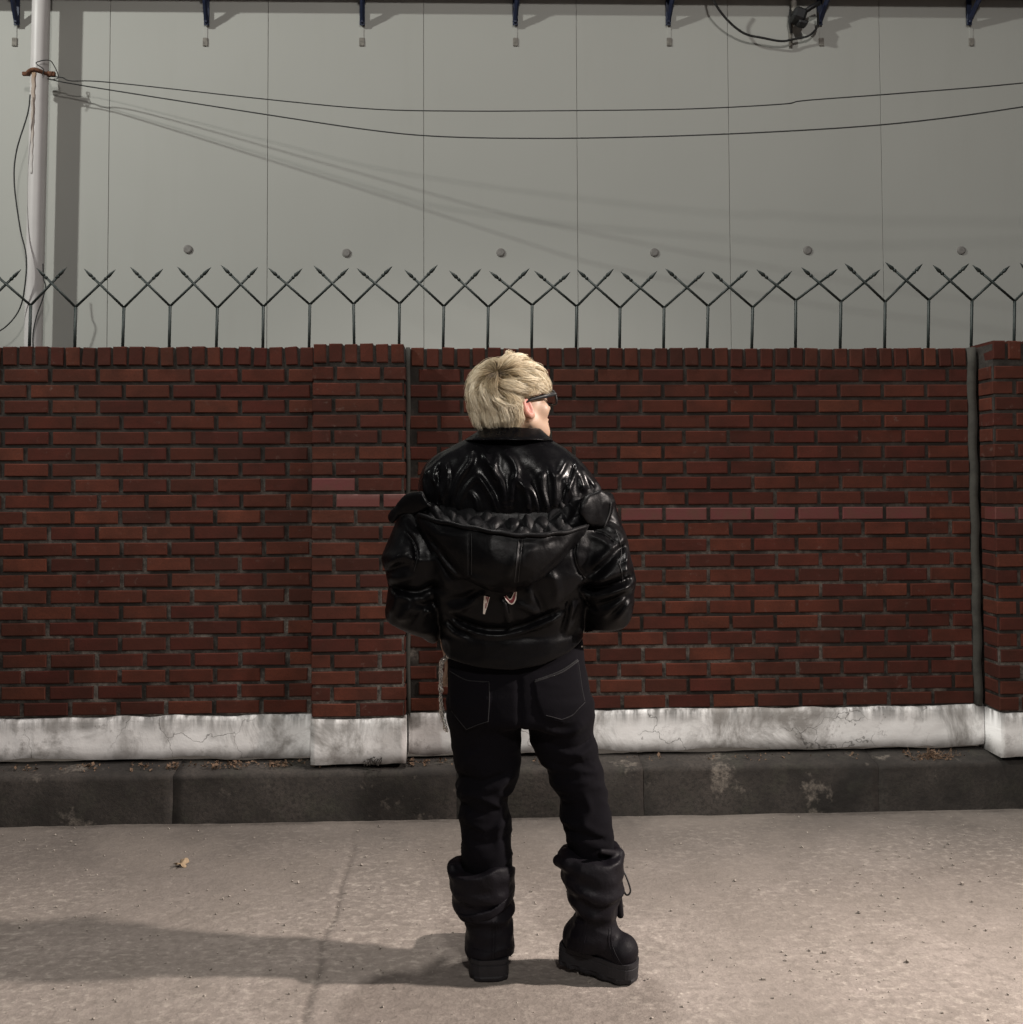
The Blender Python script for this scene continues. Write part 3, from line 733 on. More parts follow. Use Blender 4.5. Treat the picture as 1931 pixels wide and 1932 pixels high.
def poly2d(X, Q):
    n = len(Q); dmin = np.full(len(X), 1e9); ins = np.zeros(len(X), bool)
    for i in range(n):
        a, b = Q[i], Q[(i+1) % n]; e = b-a; w = X-a; t = np.clip(w@e/(e@e), 0, 1)
        dmin = np.minimum(dmin, np.linalg.norm(w-t[:, None]*e, axis=1))
        c = ((a[1] <= X[:, 1]) & (b[1] > X[:, 1])) | ((b[1] <= X[:, 1]) & (a[1] > X[:, 1]))
        ins ^= c & (X[:, 0] < a[0]+(X[:, 1]-a[1])*e[0]/(e[1]+1e-12))
    return np.where(ins, -dmin, dmin)
def build_person():
    # ------------------------------------------------ head frame
    hx, hz, hy = at(971.5, 770, YT).x, 1.632, YT
    hd = at(966, 770, YT); psi, pit = R(61), R(11)
    Rz = Matrix.Rotation(-psi, 3, 'Z'); Rx = Matrix.Rotation(pit, 3, 'X')
    RH = np.array(Rz @ Rx); HC = np.array((hx, hy, hd.z+.009)); HS = .985
    tol = lambda P: (P-HC)@RH/HS                     # world -> head
    tow = lambda q: np.array(q)*HS@RH.T+HC           # head -> world
    def head(P):
        p = tol(P); q = p.copy(); q[:, 0] = np.abs(q[:, 0])
        d = ellip(p, (0, -.014, .030), (.075, .094, .087))
        d = smin(d, ellip(p, (0, .030, -.030), (.064, .066, .080)), .02)
        d = smin(d, ellip(p, (0, .050, -.080), (.043, .045, .036)), .022)
        d = smin(d, ellip(p, (0, .076, -.101), (.020, .018, .015)), .018)
        d = smin(d, caps(q, (.056, .005, -.055), (.020, .070, -.098), .014, .012), .03)       # jaw line
        d = smin(d, ellip(q, (.042, .064, -.026), (.024, .022, .022)), .02)                   # cheek
        d = smin(d, ellip(q, (.026, .084, .022), (.030, .012, .010)), .015)                   # brow
        d = smin(d, caps(p, (0, .088, .008), (0, .113, -.028), .0065, .0095), .012)           # nose
        d = smin(d, ellip(q, (.012, .100, -.033), (.008, .009, .007)), .006)
        d = smax(d, -ellip(q, (.031, .103, .000), (.017, .016, .012)), .012)
        d = smin(d, ellip(q, (.031, .083, .000), (.0125, .0125, .0125)), .002)
        d = smin(d, ellip(p, (0, .094, -.061), (.022, .010, .0055)), .006)                    # lips
        d = smin(d, ellip(p, (0, .092, -.071), (.019, .010, .006)), .006)
        d = smax(d, -caps(q, (0, .106, -.0655), (.021, .098, -.0655), .0022, .0016), .003)
        # ears: rim, bowl, lobe
        e = q-np.array((.078, -.006, -.012)); c, s = math.cos(.30), math.sin(.30)
        ey = e[:, 1]*c+e[:, 2]*s; ez = -e[:, 1]*s+e[:, 2]*c
        E = np.stack([e[:, 0]+.25*ey, ey, ez], 1)
        ear = ellip(E, (.003, -.002, 0), (.0095, .0195, .033))
        ear = smax(ear, -ellip(E, (.009, .003, .003), (.007, .0105, .020)), .004)
        ear = smin(ear, ellip(E, (-.001, .008, -.026), (.006, .0085, .009)), .006)
        ear = smin(ear, ellip(E, (.003, .012, -.004), (.004, .004, .008)), .003)
        return smin(d, ear, .005)*HS
    # ------------------------------------------------ body, mostly under the clothes
    cx = at(958, 1000, YT).x
    shL, shR = at(848, 905, YT), at(1080, 905, YT)
    elL, elR = at(792, 1075, YT-.02), at(1138, 1075, YT-.02)
    wrL, wrR = at(846, 1196, YT+.105), at(1079, 1200, YT+.105)
    hip = at(975, 1300, YT)
    V3 = lambda p: np.array(p[:])
    def hand(P, w, s):
        w = V3(w)+0; into = np.array((s*.10, .02, -1.0)); into /= np.linalg.norm(into)
        side = np.array((s*.25, .9, .38)); side -= into*(side@into); side /= np.linalg.norm(side); nrm = np.cross(into, side)
        c = w+into*.055
        d = caps(P, w, w+into*.03, .024, .026)
        for k, (o, l) in enumerate(((.027, .068), (.009, .078), (-.010, .072), (-.027, .056))):
            root = w+into*.03+side*o*.8; kn = w+into*.088+side*o
            d = smin(d, caps(P, root, kn, .014, .0105), .012)
            cur = -nrm*s*(.25+.06*k)
            m1 = kn+(into+cur*.6)*l*.5; m2 = m1+(into*.8+cur*1.6)*l*.42
            d = smin(d, smin(caps(P, kn, m1, .0098, .0088), caps(P, m1, m2, .0088, .0075), .003), .004)
        th = w+into*.028+side*.026
        d = smin(d, smin(caps(P, th, th+side*.026+into*.030, .0125, .0105), caps(P, th+side*.026+into*.030, th+side*.030+into*.062, .0105, .0085), .004), .010)
        return d
    kL, kR = at(915, 1500, YT-.01), at(1098, 1490, YT-.01)
    aL, aR = at(927, 1770, -1.42), at(1122, 1752, -1.47)
    def body(P):
        d = head(P)
        nk = V3(HC)+np.array((-.018, -.004, -.06)); nb = np.array((cx+.004, YT-.012, at(960, 826, YT).z-.03))
        d = smin(d, caps(P, nk, nb, .050, .058), .018)
        z0 = at(960, 1400, YT).z
        d = smin(d, ellip(P, (cx, YT, at(960, 960, YT).z), (.165, .095, .24)), .03)
        d = smin(d, ellip(P, (cx+.004, YT, at(960, 1210, YT).z), (.145, .095, .20)), .03)
        for sh, el, wr, s in ((shL, elL, wrL, 1), (shR, elR, wrR, -1)):
            d = smin(d, chain(P, [V3(sh), V3(sh)*.5+V3(el)*.5+np.array((s*.020, 0, 0)), V3(el), V3(wr)], [.048, .043, .036, .026], .015), .03)
            d = smin(d, hand(P, wr, s), .008)
        for hp, kn, an in ((at(922, 1330, YT), kL, aL), (at(1050, 1330, YT), kR, aR)):
            d = smin(d, chain(P, [V3(hp), V3(kn), V3(an)], [.082, .050, .036], .02), .03)
            d = smin(d, caps(P, V3(an), V3(an)+np.array((0, .07, -.030)) if an is aL else V3(an)+np.array((.045, -.02, -.03)), .030, .024), .02)
        return d
    person = sdf_obj('person', body, (cx-.45, YT-.30, .05), (cx+.45, YT+.30, 1.80), .0055, SKIN, None)
    tag(person, 'blond person in glasses seen from behind, wearing layered black leather jackets and chunky boots', 'person')

    pv = np.empty(len(person.data.vertices)*3, np.float32); person.data.vertices.foreach_get('co', pv); q_ = tol(pv.reshape(-1, 3).astype(float)); q_[:, 0] = np.abs(q_[:, 0])
    dv = np.linalg.norm((q_-np.array((.082, -.010, -.008)))/np.array((.018, .022, .032)), axis=1)
    a_ = person.data.attributes.new('flush', 'FLOAT', 'POINT'); a_.data.foreach_set('value', np.clip(1.25-dv*.75, 0, .8).astype(np.float32))
    # ------------------------------------------------ trousers
    hips = Stack([(1195, 838, 1098, .115, YT), (1246, 845, 1103, .125, YT-.005), (1300, 846, 1112, .140, YT-.01), (1330, 847, 1116, .143, YT-.012), (1345, 847, 1117, .142, YT-.012), (1358, 847.5, 1117.5, .138, YT-.01)], 2.4)
    legL = Stack([(1320, 848, 985, .118, YT), (1366, 849, 984, .116, YT), (1395, 853, 982, .108, YT), (1417, 857.5, 980, .104, YT), (1450, 866, 977, .098, YT), (1465, 870, 975, .094, YT), (1483, 865, 967, .092, YT-.005), (1505, 868, 956, .086, YT-.005), (1541, 870, 959, .082, YT-.01), (1592, 871.5, 967, .080, YT-.02), (1616, 872, 965, .076, YT-.02), (1650, 878, 960, .066, YT-.02), (1700, 886, 956, .055, YT-.02)], 2.3)
    legR = Stack([(1320, 985, 1116, .118, YT), (1366, 996, 1118.5, .116, YT), (1390, 1000, 1119, .108, YT), (1404, 1005, 1125, .104, YT), (1432, 1021, 1129, .098, YT), (1447, 1035, 1132, .094, YT), (1476, 1043, 1137, .090, YT-.005), (1505, 1057, 1143, .086, YT-.01), (1548, 1063, 1149, .082, YT-.02), (1581, 1071, 1153, .078, YT-.03), (1640, 1084, 1155, .066, YT-.045), (1690, 1094, 1152, .055, YT-.05)], 2.3)
    C6 = lambda a, b: at(766.5+a/2.749, 1213.7+b/2.749, YT-.12)
    tf = fold_fn([(.007, .013, [(700, 440), (830, 470), (930, 420)]), (-.007, .010, [(720, 520), (860, 560), (985, 520)]), (.008, .012, [(780, 560), (900, 580), (990, 545)]),
                  (-.005, .010, [(740, 630), (850, 650), (960, 620)]), (.006, .011, [(380, 770), (470, 760), (560, 720)]), (-.007, .010, [(280, 720), (400, 730), (520, 690)]),
                  (.006, .012, [(400, 820), (470, 850), (510, 900), (480, 1000), (490, 1090)]), (.005, .010, [(790, 760), (880, 740), (960, 730)]), (-.006, .010, [(290, 860), (380, 900), (500, 880)]),
                  (.006, .012, [(930, 800), (960, 880), (930, 950), (1020, 1000)]), (-.005, .008, [(830, 1000), (940, 1010), (1050, 1040)]), (-.004, .008, [(580, 130), (585, 300), (590, 500)]),
                  (.004, .010, [(400, 560), (330, 600), (290, 680)]), (.004, .010, [(300, 950), (400, 980), (520, 960)]), (-.004, .009, [(300, 1030), (420, 1060), (540, 1020)])], C6)
    cz = at(985, 1394, YT).z
    B6 = lambda x, y: at((1270+x/3.6434)/1.56555, (1880+y/3.6434)/1.56555, YT-.12)
    PK = [np.array([(q.x, q.z) for q in (B6(*p) for p in pl)]) for pl in ([(200, 365), (330, 440), (430, 475), (645, 486), (635, 920), (520, 955), (395, 1008), (300, 900), (215, 800)], [(1110, 480), (1260, 432), (1425, 362), (1600, 250), (1620, 420), (1640, 560), (1680, 712), (1600, 790), (1530, 855), (1420, 905), (1200, 850), (1150, 700)])]
    def trous(P):
        d = smin(smin(legL(P, .012), legR(P, .012), .006), hips(P, .03), .03)
        w = (P[:, 1] < YT-.02)
        z = P[:, 2]
        low = np.clip((cz+.02-z)/.08, 0, 1)
        Wp = P+.03*np.stack([noise(P*8, 25), noise(P*8, 26), noise(P*8, 27)], 1)
        cr = (.5-np.abs(noise(Wp*np.array((6, 6, 15))+3, 21)))*.013+(.5-np.abs(noise(Wp*np.array((15, 15, 34)), 22)))*.007
        pk = np.zeros(len(P)); nb_ = w & (z > cz)
        for Q in PK:
            if nb_.any(): pk[nb_] += .0045*np.clip(-poly2d(P[nb_][:, [0, 2]], Q)/.004+.5, 0, 1)
        return d-cr*(.22+.78*low)-tf(P)*1.3*w-pk
    zt = at(960, 1190, YT).z; zb = at(960, 1705, YT).z
    tr = sdf_obj('trousers', trous, (cx-.28, YT-.24, zb-.03), (cx+.42, YT+.24, zt+.03), .0058, DENIM, person)

    # ------------------------------------------------ boots
    def boot(name, M, stack, shaft_top, foldamp, seed, cuffs, flare, ankle=None):
        Mi = np.array(M.inverted()); A3 = Mi[:3, :3]; t3 = Mi[:3, 3]
        loc = lambda P: P@A3.T+t3
        zr = at(*shaft_top).z
        def f(P):
            q = loc(P)
            d = chain(q, [(0, -.027, .082), (0, .03, .100), (.002, .10, .085), (.004, .165, .078)], [.047, .049, .048, .046], .02)
            d = smin(d, ellip(q, (.003, .158, .078), (.053, .062, .044)), .02)
            d = smin(d, caps(P, (np.array(M @ Vector((0, -.012, .085)))), V3(at(*ankle)), .042, .048), .03)
            d = smax(d, -(q[:, 2]-.046), .004)
            sh = stack(P, .006)
            ang = np.arctan2(P[:, 1]-stack_c[1], P[:, 0]-stack_c[0])
            z = P[:, 2]
            ph = noise(np.stack([ang*1.3, z*0+seed, z*8], 1), seed)
            sl = foldamp*1.25*(np.sin((z+.016*np.sin(ang+seed)+.010*ph)*2*math.pi/.058)*.55+ph*.6)*np.clip((zr-z-.02)/.05, 0, 1)*np.clip((z-zr+.22)/.06, 0, 1)
            Wp = P+.025*np.stack([noise(P*9, 25), noise(P*9, 26), noise(P*9, 27)], 1)
            sh = sh-sl-(.5-np.abs(noise(Wp*np.array((10, 10, 22)), seed+5)))*.010-(.5-np.abs(noise(Wp*np.array((24, 24, 40)), seed+6)))*.004
            rim = zr+.012*np.sin(ang*2+seed)+.012*noise(np.stack([ang*1.7, ang*0, ang*0], 1), seed+9)
            sh = smax(sh, z-rim, .004)
            inner = sh+.013
            hollow = np.maximum(inner, -(z-zr+.085))
            d = smin(d, sh, .016)
            d = smax(d, -hollow, .003)
            for c in cuffs: d = smin(d, caps(P, c[0], c[1], c[2], c[3]), .012)
            return d
        stack_c = ((at(stack_rows[0][1], stack_rows[0][0], YT).x+at(stack_rows[0][2], stack_rows[0][0], YT).x)/2, stack_rows[0][4])
        c = np.array(M.translation)
        b = sdf_obj(name, f, (c[0]-.20, c[1]-.24, .0), (c[0]+.26, c[1]+.30, zr+.06), .0052, BOOTM, person)
        # platform sole with welt
        out = [(-.030, -.083), (.030, -.083), (.049, -.066), (.053, -.03), (.050, .02), (.053, .09), (.058, .15), (.046, .205), (.018, .226), (-.014, .224), (-.040, .200), (-.052, .15), (-.050, .09), (-.049, .02), (-.053, -.03), (-.049, -.066)]
        O = curve_pts([(a, b_, 0) for a, b_ in out+[out[0]]], 57)[:-1]; n = len(O)
        v = []; f_ = []
        lv = [(.0, .955), (.004, .985), (.012, 1.0), (.016, .985), (.030, .99), (.044, .99), (.045, .975), (.048, .975), (.049, .99), (.060, .99), (.0605, .88)]
        for z, s in lv:
            for k, p in enumerate(O):
                lug = (.0 if (k//2) % 2 else .0055) if z < .0125 else 0
                v.append((p[0]*s-lug*np.sign(p[0]), (p[1]-.07)*s+.07, z))
        for r in range(len(lv)-1):
            for k in range(n): f_.append((r*n+k, r*n+(k+1) % n, (r+1)*n+(k+1) % n, (r+1)*n+k))
        f_.append(tuple(range(n))[::-1]); f_.append(tuple((len(lv)-1)*n+k for k in range(n)))
        v = [tuple(M @ Vector(p)) for p in v]
        s = link('sole', pydata(v, f_), SOLEM, b, False)
        return b
    # left boot points to the wall
    g = on_ground(931, 1857, 0)
    ML = Matrix.Translation((g.x-.012, g.y+.085, .002)) @ Matrix.Rotation(R(3), 4, 'Z') @ Matrix.Diagonal((1.05, 1, 1, 1))
    stack_rows = [(1612, 858, 966, .075, YT-.03), (1626, 849, 968, .085, YT-.03), (1640, 845, 970, .088, YT-.03), (1658, 849, 968, .084, YT-.03), (1676, 853, 966, .082, YT-.03), (1701, 857.5, 966, .080, YT-.03), (1722, 870, 967, .076, YT-.03), (1741, 882, 968, .072, YT-.03), (1760, 882, 969, .070, YT-.03), (1785, 880, 968, .064, YT-.04), (1797, 884, 967, .058, YT-.04)]
    lb = boot('boot', ML, Stack(stack_rows, 2.3), (900, 1634, YT-.03), .006, 3, [(V3(at(853, 1636, YT-.04)), V3(at(862, 1668, YT-.05)), .010, .012)], 0, (926, 1772, YT-.03))
    # right boot turned out, heel raised
    toe = on_ground(1196, 1862, 0)
    yaw = R(-119)
    Rm = Matrix.Rotation(yaw, 4, 'Z') @ Matrix.Rotation(R(-4.5), 4, 'X') @ Matrix.Diagonal((.92, .74, .92, 1))
    tp = Rm @ Vector((0, .226, 0))
    MR = Matrix.Translation((toe.x+.014-tp.x, toe.y+.025-tp.y, .003-tp.z)) @ Rm
    stack_rows = [(1596, 1072, 1166, .070, YT-.05), (1608, 1060, 1172, .082, YT-.055), (1622, 1056, 1172, .088, YT-.06), (1643, 1062, 1171, .086, YT-.06), (1665, 1063.5, 1176, .084, YT-.065), (1690, 1070, 1171, .078, YT-.065), (1706, 1078, 1166, .070, YT-.065), (1722, 1085, 1161, .062, YT-.065), (1738, 1084, 1160, .062, YT-.065), (1755, 1076, 1164, .062, YT-.068), (1772, 1072, 1166, .058, YT-.070), (1784, 1070, 1160, .050, YT-.070)]
    rb = boot('boot', MR, Stack(stack_rows, 2.3), (1110, 1606, YT-.055), .0075, 8,
              [(V3(at(1054, 1624, YT-.06)), V3(at(1072, 1630, YT-.10)), .016, .020), (V3(at(1135, 1606, YT-.13)), V3(at(1170, 1612, YT-.06)), .007, .012)], 0, (1120, 1742, YT-.065))
    bl, br = bvh_of(lb), bvh_of(rb)
    def bseam(bv, px, par):
        q = []
        for p in curve_pts([at(x, y, YT-.1) for x, y in px], 30):
            d = (Vector(p)-CPOS).normalized(); h = bv.ray_cast(CPOS, d)[0]
            if h: q.append(h-d*.0004)
        if len(q) > 3: MB().tube(q, .0013, 5).build('seam', BOOTM, par, True)
    for px in ([(1106, 1728), (1101, 1755), (1095, 1785), (1090, 1806)], [(1112, 1728), (1107, 1755), (1101, 1786), (1096, 1808)], [(1150, 1752), (1149, 1780), (1162, 1812), (1176, 1830)], [(1155, 1750), (1154, 1778), (1167, 1810), (1181, 1828)]): bseam(br, px, rb)
    for px in ([(930, 1738), (929, 1770), (928, 1808)], [(936, 1738), (935, 1770), (934, 1808)], [(893, 1790), (925, 1797), (960, 1790)]): bseam(bl, px, lb)
    # boot lace loop and hanging tongue
    mb = MB(); mb.tube(curve_pts([at(1168, 1650, YT-.05), at(1177, 1645, YT-.05), at(1186, 1665, YT-.06), at(1190, 1682, YT-.06), at(1183, 1689, YT-.06), at(1174, 1676, YT-.05)], 20), .0028, 6)
    mb.build('lace', STITCHB, rb, True)
    sdf_obj('tongue', lambda P: caps(P, V3(at(1166, 1690, YT-.06)), V3(at(1171, 1726, YT-.06)), .012, .010), (at(1140, 1740, YT).x, YT-.12, at(1140, 1745, YT).z), (at(1200, 1700, YT).x, YT+.02, at(1140, 1670, YT).z), .005, BOOTM, rb)
    # strap across the left shaft
    stL = Stack([(1612, 858, 966, .075, YT-.03), (1640, 845, 970, .088, YT-.03), (1676, 853, 966, .082, YT-.03), (1701, 857.5, 966, .080, YT-.03), (1722, 870, 967, .076, YT-.03), (1741, 882, 968, .072, YT-.03), (1785, 879, 969, .066, YT-.03)], 2.3)
    def strapf(P):
        d = np.abs(stL(P)-.005)-.0035
        zc = np.interp(P[:, 0], [at(872, 0, YT).x, at(920, 0, YT).x, at(970, 0, YT).x], [at(872, 1736, YT-.1).z, at(920, 1722, YT-.1).z, at(970, 1690, YT-.1).z])
        return smax(smax(d, np.abs(P[:, 2]-zc)-.013, .003), P[:, 1]-YT+.0, .003)
    sdf_obj('strap', strapf, (at(860, 0, YT).x-.02, YT-.16, at(900, 1760, YT).z), (at(975, 0, YT).x+.02, YT+.03, at(900, 1670, YT).z), .005, BOOTM, lb)

    # ------------------------------------------------ inner leather jacket
    ij = Stack([(818, 905, 1022, .085, YT-.01), (826, 884, 1036, .092, YT-.01), (834, 868, 1046, .10, YT-.01), (845, 846, 1064, .112, YT-.01), (858, 823, 1082, .122, YT-.01), (870, 808, 1096, .130, YT-.01), (886, 797.5, 1109, .138, YT-.01), (905, 792, 1124, .144, YT-.01), (926, 789, 1135, .148, YT-.01), (955, 787, 1140, .150, YT-.01), (985, 790, 1138, .148, YT-.01), (1020, 800, 1128, .14, YT-.01)], 2.25)
    a7 = .0085
    jf = fold_fn([(a7, .0085, [(565, 640), (560, 700), (500, 790), (465, 880), (455, 985)]), (a7*.8, .007, [(590, 790), (540, 850), (500, 930), (490, 990)]),
                  (a7, .0085, [(600, 785), (640, 830), (680, 900), (710, 985)]), (a7*.8, .008, [(560, 880), (590, 920), (604, 990)]), (a7*1.1, .010, [(640, 640), (660, 700), (700, 760), (742, 850), (752, 985)]),
                  (a7*.7, .008, [(710, 660), (690, 750), (705, 800)]), (a7, .011, [(745, 635), (800, 690), (822, 760), (800, 830), (785, 985)]), (a7, .009, [(830, 800), (875, 880), (892, 985)]),
                  (a7*.8, .008, [(870, 830), (920, 890), (943, 985)]), (a7, .009, [(975, 760), (965, 850), (1000, 985)]), (a7, .010, [(1020, 735), (1045, 830), (1042, 970)]),
                  (a7, .011, [(1115, 690), (1085, 740), (1055, 790)]), (a7, .010, [(1190, 695), (1150, 780), (1110, 870), (1075, 970)]), (a7*1.1, .012, [(1180, 735), (1200, 800), (1215, 860)]),
                  (a7, .011, [(1210, 720), (1250, 790), (1290, 850)]), (a7*.8, .009, [(300, 740), (285, 810), (300, 900)]), (a7*.8, .008, [(345, 790), (372, 850), (390, 930)]), (a7*.7, .007, [(420, 700), (430, 800), (425, 900)]),
                  (-a7*.8, .006, [(1165, 700), (1128, 800), (1090, 900), (1072, 980)]), (-a7*.8, .006, [(385, 720), (372, 820), (385, 960)]), (-.004, .005, [(520, 590), (400, 650), (300, 740)]),
                  (-a7*.5, .012, [(620, 720), (640, 800), (720, 900)]), (-a7*.5, .014, [(880, 740), (930, 830), (965, 950)]), (a7*.6, .008, [(420, 800), (400, 880), (380, 940), (340, 985)]), (a7*.6, .008, [(1100, 800), (1130, 860), (1150, 920)])], lambda a, b: C5(a, b, YT-.14))
    def inner(P):
        d = ij(P, .01)
        back = np.clip((YT-.03-P[:, 1])/.05, 0, 1)
        n = (.5-np.abs(noise(P*np.array((16, 16, 5)), 31)))*.004+noise(P*np.array((6, 6, 3)), 32)*.004
        return d-jf(P)*back-n
    lo = at(770, 1030, YT); hi = at(1160, 800, YT)
    jk = sdf_obj('leather_jacket', inner, (lo.x-.02, YT-.22, lo.z-.02), (hi.x+.02, YT+.20, hi.z+.02), .0048, LEATHER, person)
    # turned down collar
    co = Stack([(801, 916, 1013, .066, YT-.012), (808, 908, 1020, .080, YT-.016), (818, 894, 1030, .098, YT-.02), (827, 880, 1039, .113, YT-.024), (833, 874, 1045, .120, YT-.026)], 2.2)
    def collar(P):
        d = co(P, .004); d2 = np.abs(d+.004)-.004
        zl = np.interp(P[:, 0], [at(874, 0, YT).x, at(900, 0, YT).x, at(960, 0, YT).x, at(1020, 0, YT).x, at(1045, 0, YT).x], [at(874, 834, YT-.13).z, at(890, 831, YT-.13).z, at(960, 832.5, YT-.13).z, at(1020, 832, YT-.13).z, at(1045, 836, YT-.13).z])
        zu = np.interp(P[:, 0], [at(900, 0, YT).x, at(925, 0, YT).x, at(980, 0, YT).x, at(1025, 0, YT).x], [at(900, 803, YT-.08).z, at(925, 804, YT-.08).z, at(980, 807.5, YT-.08).z, at(1025, 806, YT-.08).z])
        d2 = smax(d2, zl-P[:, 2], .003); d2 = smax(d2, P[:, 2]-zu, .004)
        return d2-.0015*noise(P*22, 5)
    sdf_obj('collar', collar, (at(860, 0, YT).x, YT-.19, at(960, 845, YT).z), (at(1060, 0, YT).x, YT+.15, at(960, 790, YT).z), .0034, LEATHER, jk)

    # ------------------------------------------------ outer jacket worn off the shoulders
    tor = Stack([(962, 775, 1145, .150, YT-.01), (985, 770, 1150, .160, YT-.012), (1030, 772, 1148, .175, YT-.02), (1080, 790, 1132, .182, YT-.025), (1130, 812, 1112, .172, YT-.02), (1160, 826, 1102, .158, YT-.015), (1185, 832, 1099, .146, YT-.01), (1200, 833, 1098, .150, YT-.01), (1225, 838, 1097, .150, YT-.01), (1250, 843, 1094, .146, YT-.01), (1275, 850, 1090, .142, YT-.01)], 2.4)
    aL_ = Stack([(955, 757, 822, .055, YT-.01), (972, 752, 832, .075, YT-.02), (989, 748, 842, .09, YT-.025), (1012, 736, 850, .105, YT-.035), (1035, 727, 852, .115, YT-.04), (1055, 722.5, 852, .120, YT-.045), (1078, 727, 848, .112, YT-.04), (1095, 732, 844, .104, YT-.035), (1110, 734, 840, .102, YT-.03), (1122, 732, 838, .106, YT-.025), (1145, 730, 836, .112, YT-.02), (1168, 733, 834, .108, YT+.0), (1187, 764, 832, .092, YT+.015), (1198, 793, 830, .07, YT+.03), (1210, 808, 826, .045, YT+.04)], 2.2)
    aR_ = Stack([(930, 1112, 1154, .045, YT), (950, 1098, 1160, .065, YT-.01), (972, 1088, 1165.5, .085, YT-.02), (1009, 1078, 1179, .105, YT-.035), (1042, 1074, 1185.5, .118, YT-.045), (1070, 1076, 1192, .120, YT-.045), (1095, 1082, 1198.5, .116, YT-.04), (1118, 1086, 1195.5, .106, YT-.03), (1135, 1090, 1194, .110, YT-.02), (1155, 1094, 1192, .110, YT-.005), (1177, 1098, 1180, .095, YT+.015), (1192, 1100, 1156, .075, YT+.03), (1203, 1101, 1134, .055, YT+.04), (1215, 1103, 1116, .035, YT+.05)], 2.2)
    of = fold_fn([  # right sleeve
        (-.006, .005, [(1270, 1105), (1330, 1125), (1395, 1175)]), (.005, .010, [(1250, 1120), (1320, 1150), (1380, 1200)]), (-.012, .010, [(1270, 1340), (1340, 1270), (1400, 1210), (1450, 1190)]),
        (.009, .013, [(1250, 1310), (1330, 1240), (1400, 1180), (1440, 1150)]), (.010, .013, [(1270, 1400), (1340, 1340), (1420, 1280), (1460, 1250)]), (-.015, .011, [(1200, 1420), (1300, 1425), (1400, 1400), (1490, 1370)]),
        (.011, .013, [(1230, 1380), (1330, 1370), (1420, 1330), (1480, 1310)]), (.013, .013, [(1220, 1480), (1330, 1470), (1420, 1440), (1480, 1410)]), (-.007, .010, [(1290, 1530), (1380, 1500), (1450, 1460)]),
        (.008, .012, [(1330, 1590), (1400, 1530), (1450, 1490)]), (-.006, .009, [(1370, 1600), (1430, 1540), (1470, 1500)]), (.008, .010, [(1410, 1610), (1450, 1560), (1475, 1510)]), (-.006, .009, [(1300, 1010), (1380, 1050), (1440, 1090)]),
        (.006, .010, [(1340, 1060), (1400, 1090), (1450, 1150)]), (.007, .009, [(1460, 1200), (1450, 1280), (1440, 1340)]),
        (-.007, .0045, [(1165, 1130), (1148, 1220), (1165, 1300), (1215, 1380)]), (-.006, .006, [(1195, 1460), (1250, 1530), (1290, 1560)]),
        # left sleeve
        (-.009, .012, [(80, 1345), (140, 1310), (210, 1290)]), (.007, .014, [(95, 1280), (150, 1240), (210, 1210)]), (.006, .012, [(95, 1370), (160, 1380), (230, 1360)]), (-.013, .011, [(85, 1430), (170, 1445), (260, 1450), (350, 1410)]),
        (.008, .012, [(95, 1470), (170, 1480), (230, 1500), (300, 1500)]), (-.008, .010, [(240, 1495), (290, 1530), (350, 1520)]), (.007, .010, [(100, 1580), (120, 1540), (130, 1500)]), (.008, .012, [(150, 1620), (190, 1580), (210, 1530)]),
        (-.006, .009, [(220, 1660), (260, 1600), (300, 1560)]), (-.007, .0045, [(190, 1110), (235, 1170), (250, 1240), (230, 1330)]), (.006, .010, [(180, 1060), (220, 1100), (240, 1120)]), (.005, .010, [(280, 1600), (310, 1570), (340, 1580)]),
        # panel under the hood
        (.006, .012, [(360, 1250), (400, 1330), (430, 1400)]), (-.005, .012, [(330, 1420), (420, 1440), (480, 1470)]), (.005, .012, [(1010, 1320), (1050, 1420), (1040, 1480)]), (-.007, .010, [(930, 1440), (960, 1500), (970, 1540)]), (.005, .009, [(890, 1430), (900, 1490)]),
        (.008, .010, [(455, 1560), (540, 1520), (590, 1470), (640, 1450)]), (-.010, .013, [(430, 1500), (520, 1480), (600, 1440)]), (.009, .009, [(740, 1480), (765, 1560), (785, 1650)]), (.006, .010, [(830, 1510), (880, 1530), (930, 1560)]),
        # hem band seam and its folds
        (.008, .009, [(410, 1590), (480, 1640), (580, 1680), (700, 1697), (800, 1685), (900, 1655), (980, 1625), (1060, 1590), (1130, 1540)]), (-.013, .014, [(430, 1570), (560, 1635), (700, 1660), (850, 1640), (960, 1595), (1080, 1540)]),
        (.007, .009, [(410, 1640), (460, 1690), (545, 1715)]), (-.006, .008, [(420, 1610), (480, 1670), (560, 1700)]), (.007, .010, [(1150, 1500), (1135, 1580), (1110, 1680)]), (-.006, .008, [(1120, 1500), (1110, 1600), (1090, 1690)])], lambda a, b: C5(a, b, YT-.16))
    hemX = [at(x, 0, YT).x for x in (820, 835, 846, 900, 957, 1010, 1055, 1096, 1110)]
    hemZ = [at(960, y, YT-.1).z for y in (1226, 1234, 1243, 1254, 1258, 1250, 1232, 1206, 1196)]
    cut = at(960, 962, YT).z
    def outer(P):
        d = smin(tor(P, .008), smin(aL_(P, .012), aR_(P, .012), .005), .011)
        back = np.clip((YT+.01-P[:, 1])/.06, 0, 1)
        hz_ = np.interp(P[:, 0], hemX, hemZ)
        W_ = P+.02*np.stack([noise(P*9, 45), noise(P*9, 46), noise(P*9, 47)], 1)
        n = (.5-np.abs(noise(W_*np.array((8, 8, 14)), 41)))*.0065+(.5-np.abs(noise(W_*np.array((19, 19, 30)), 42)))*.0022
        d = d-n-of(P)*back*1.35
        return smax(d, hz_-P[:, 2], .005)
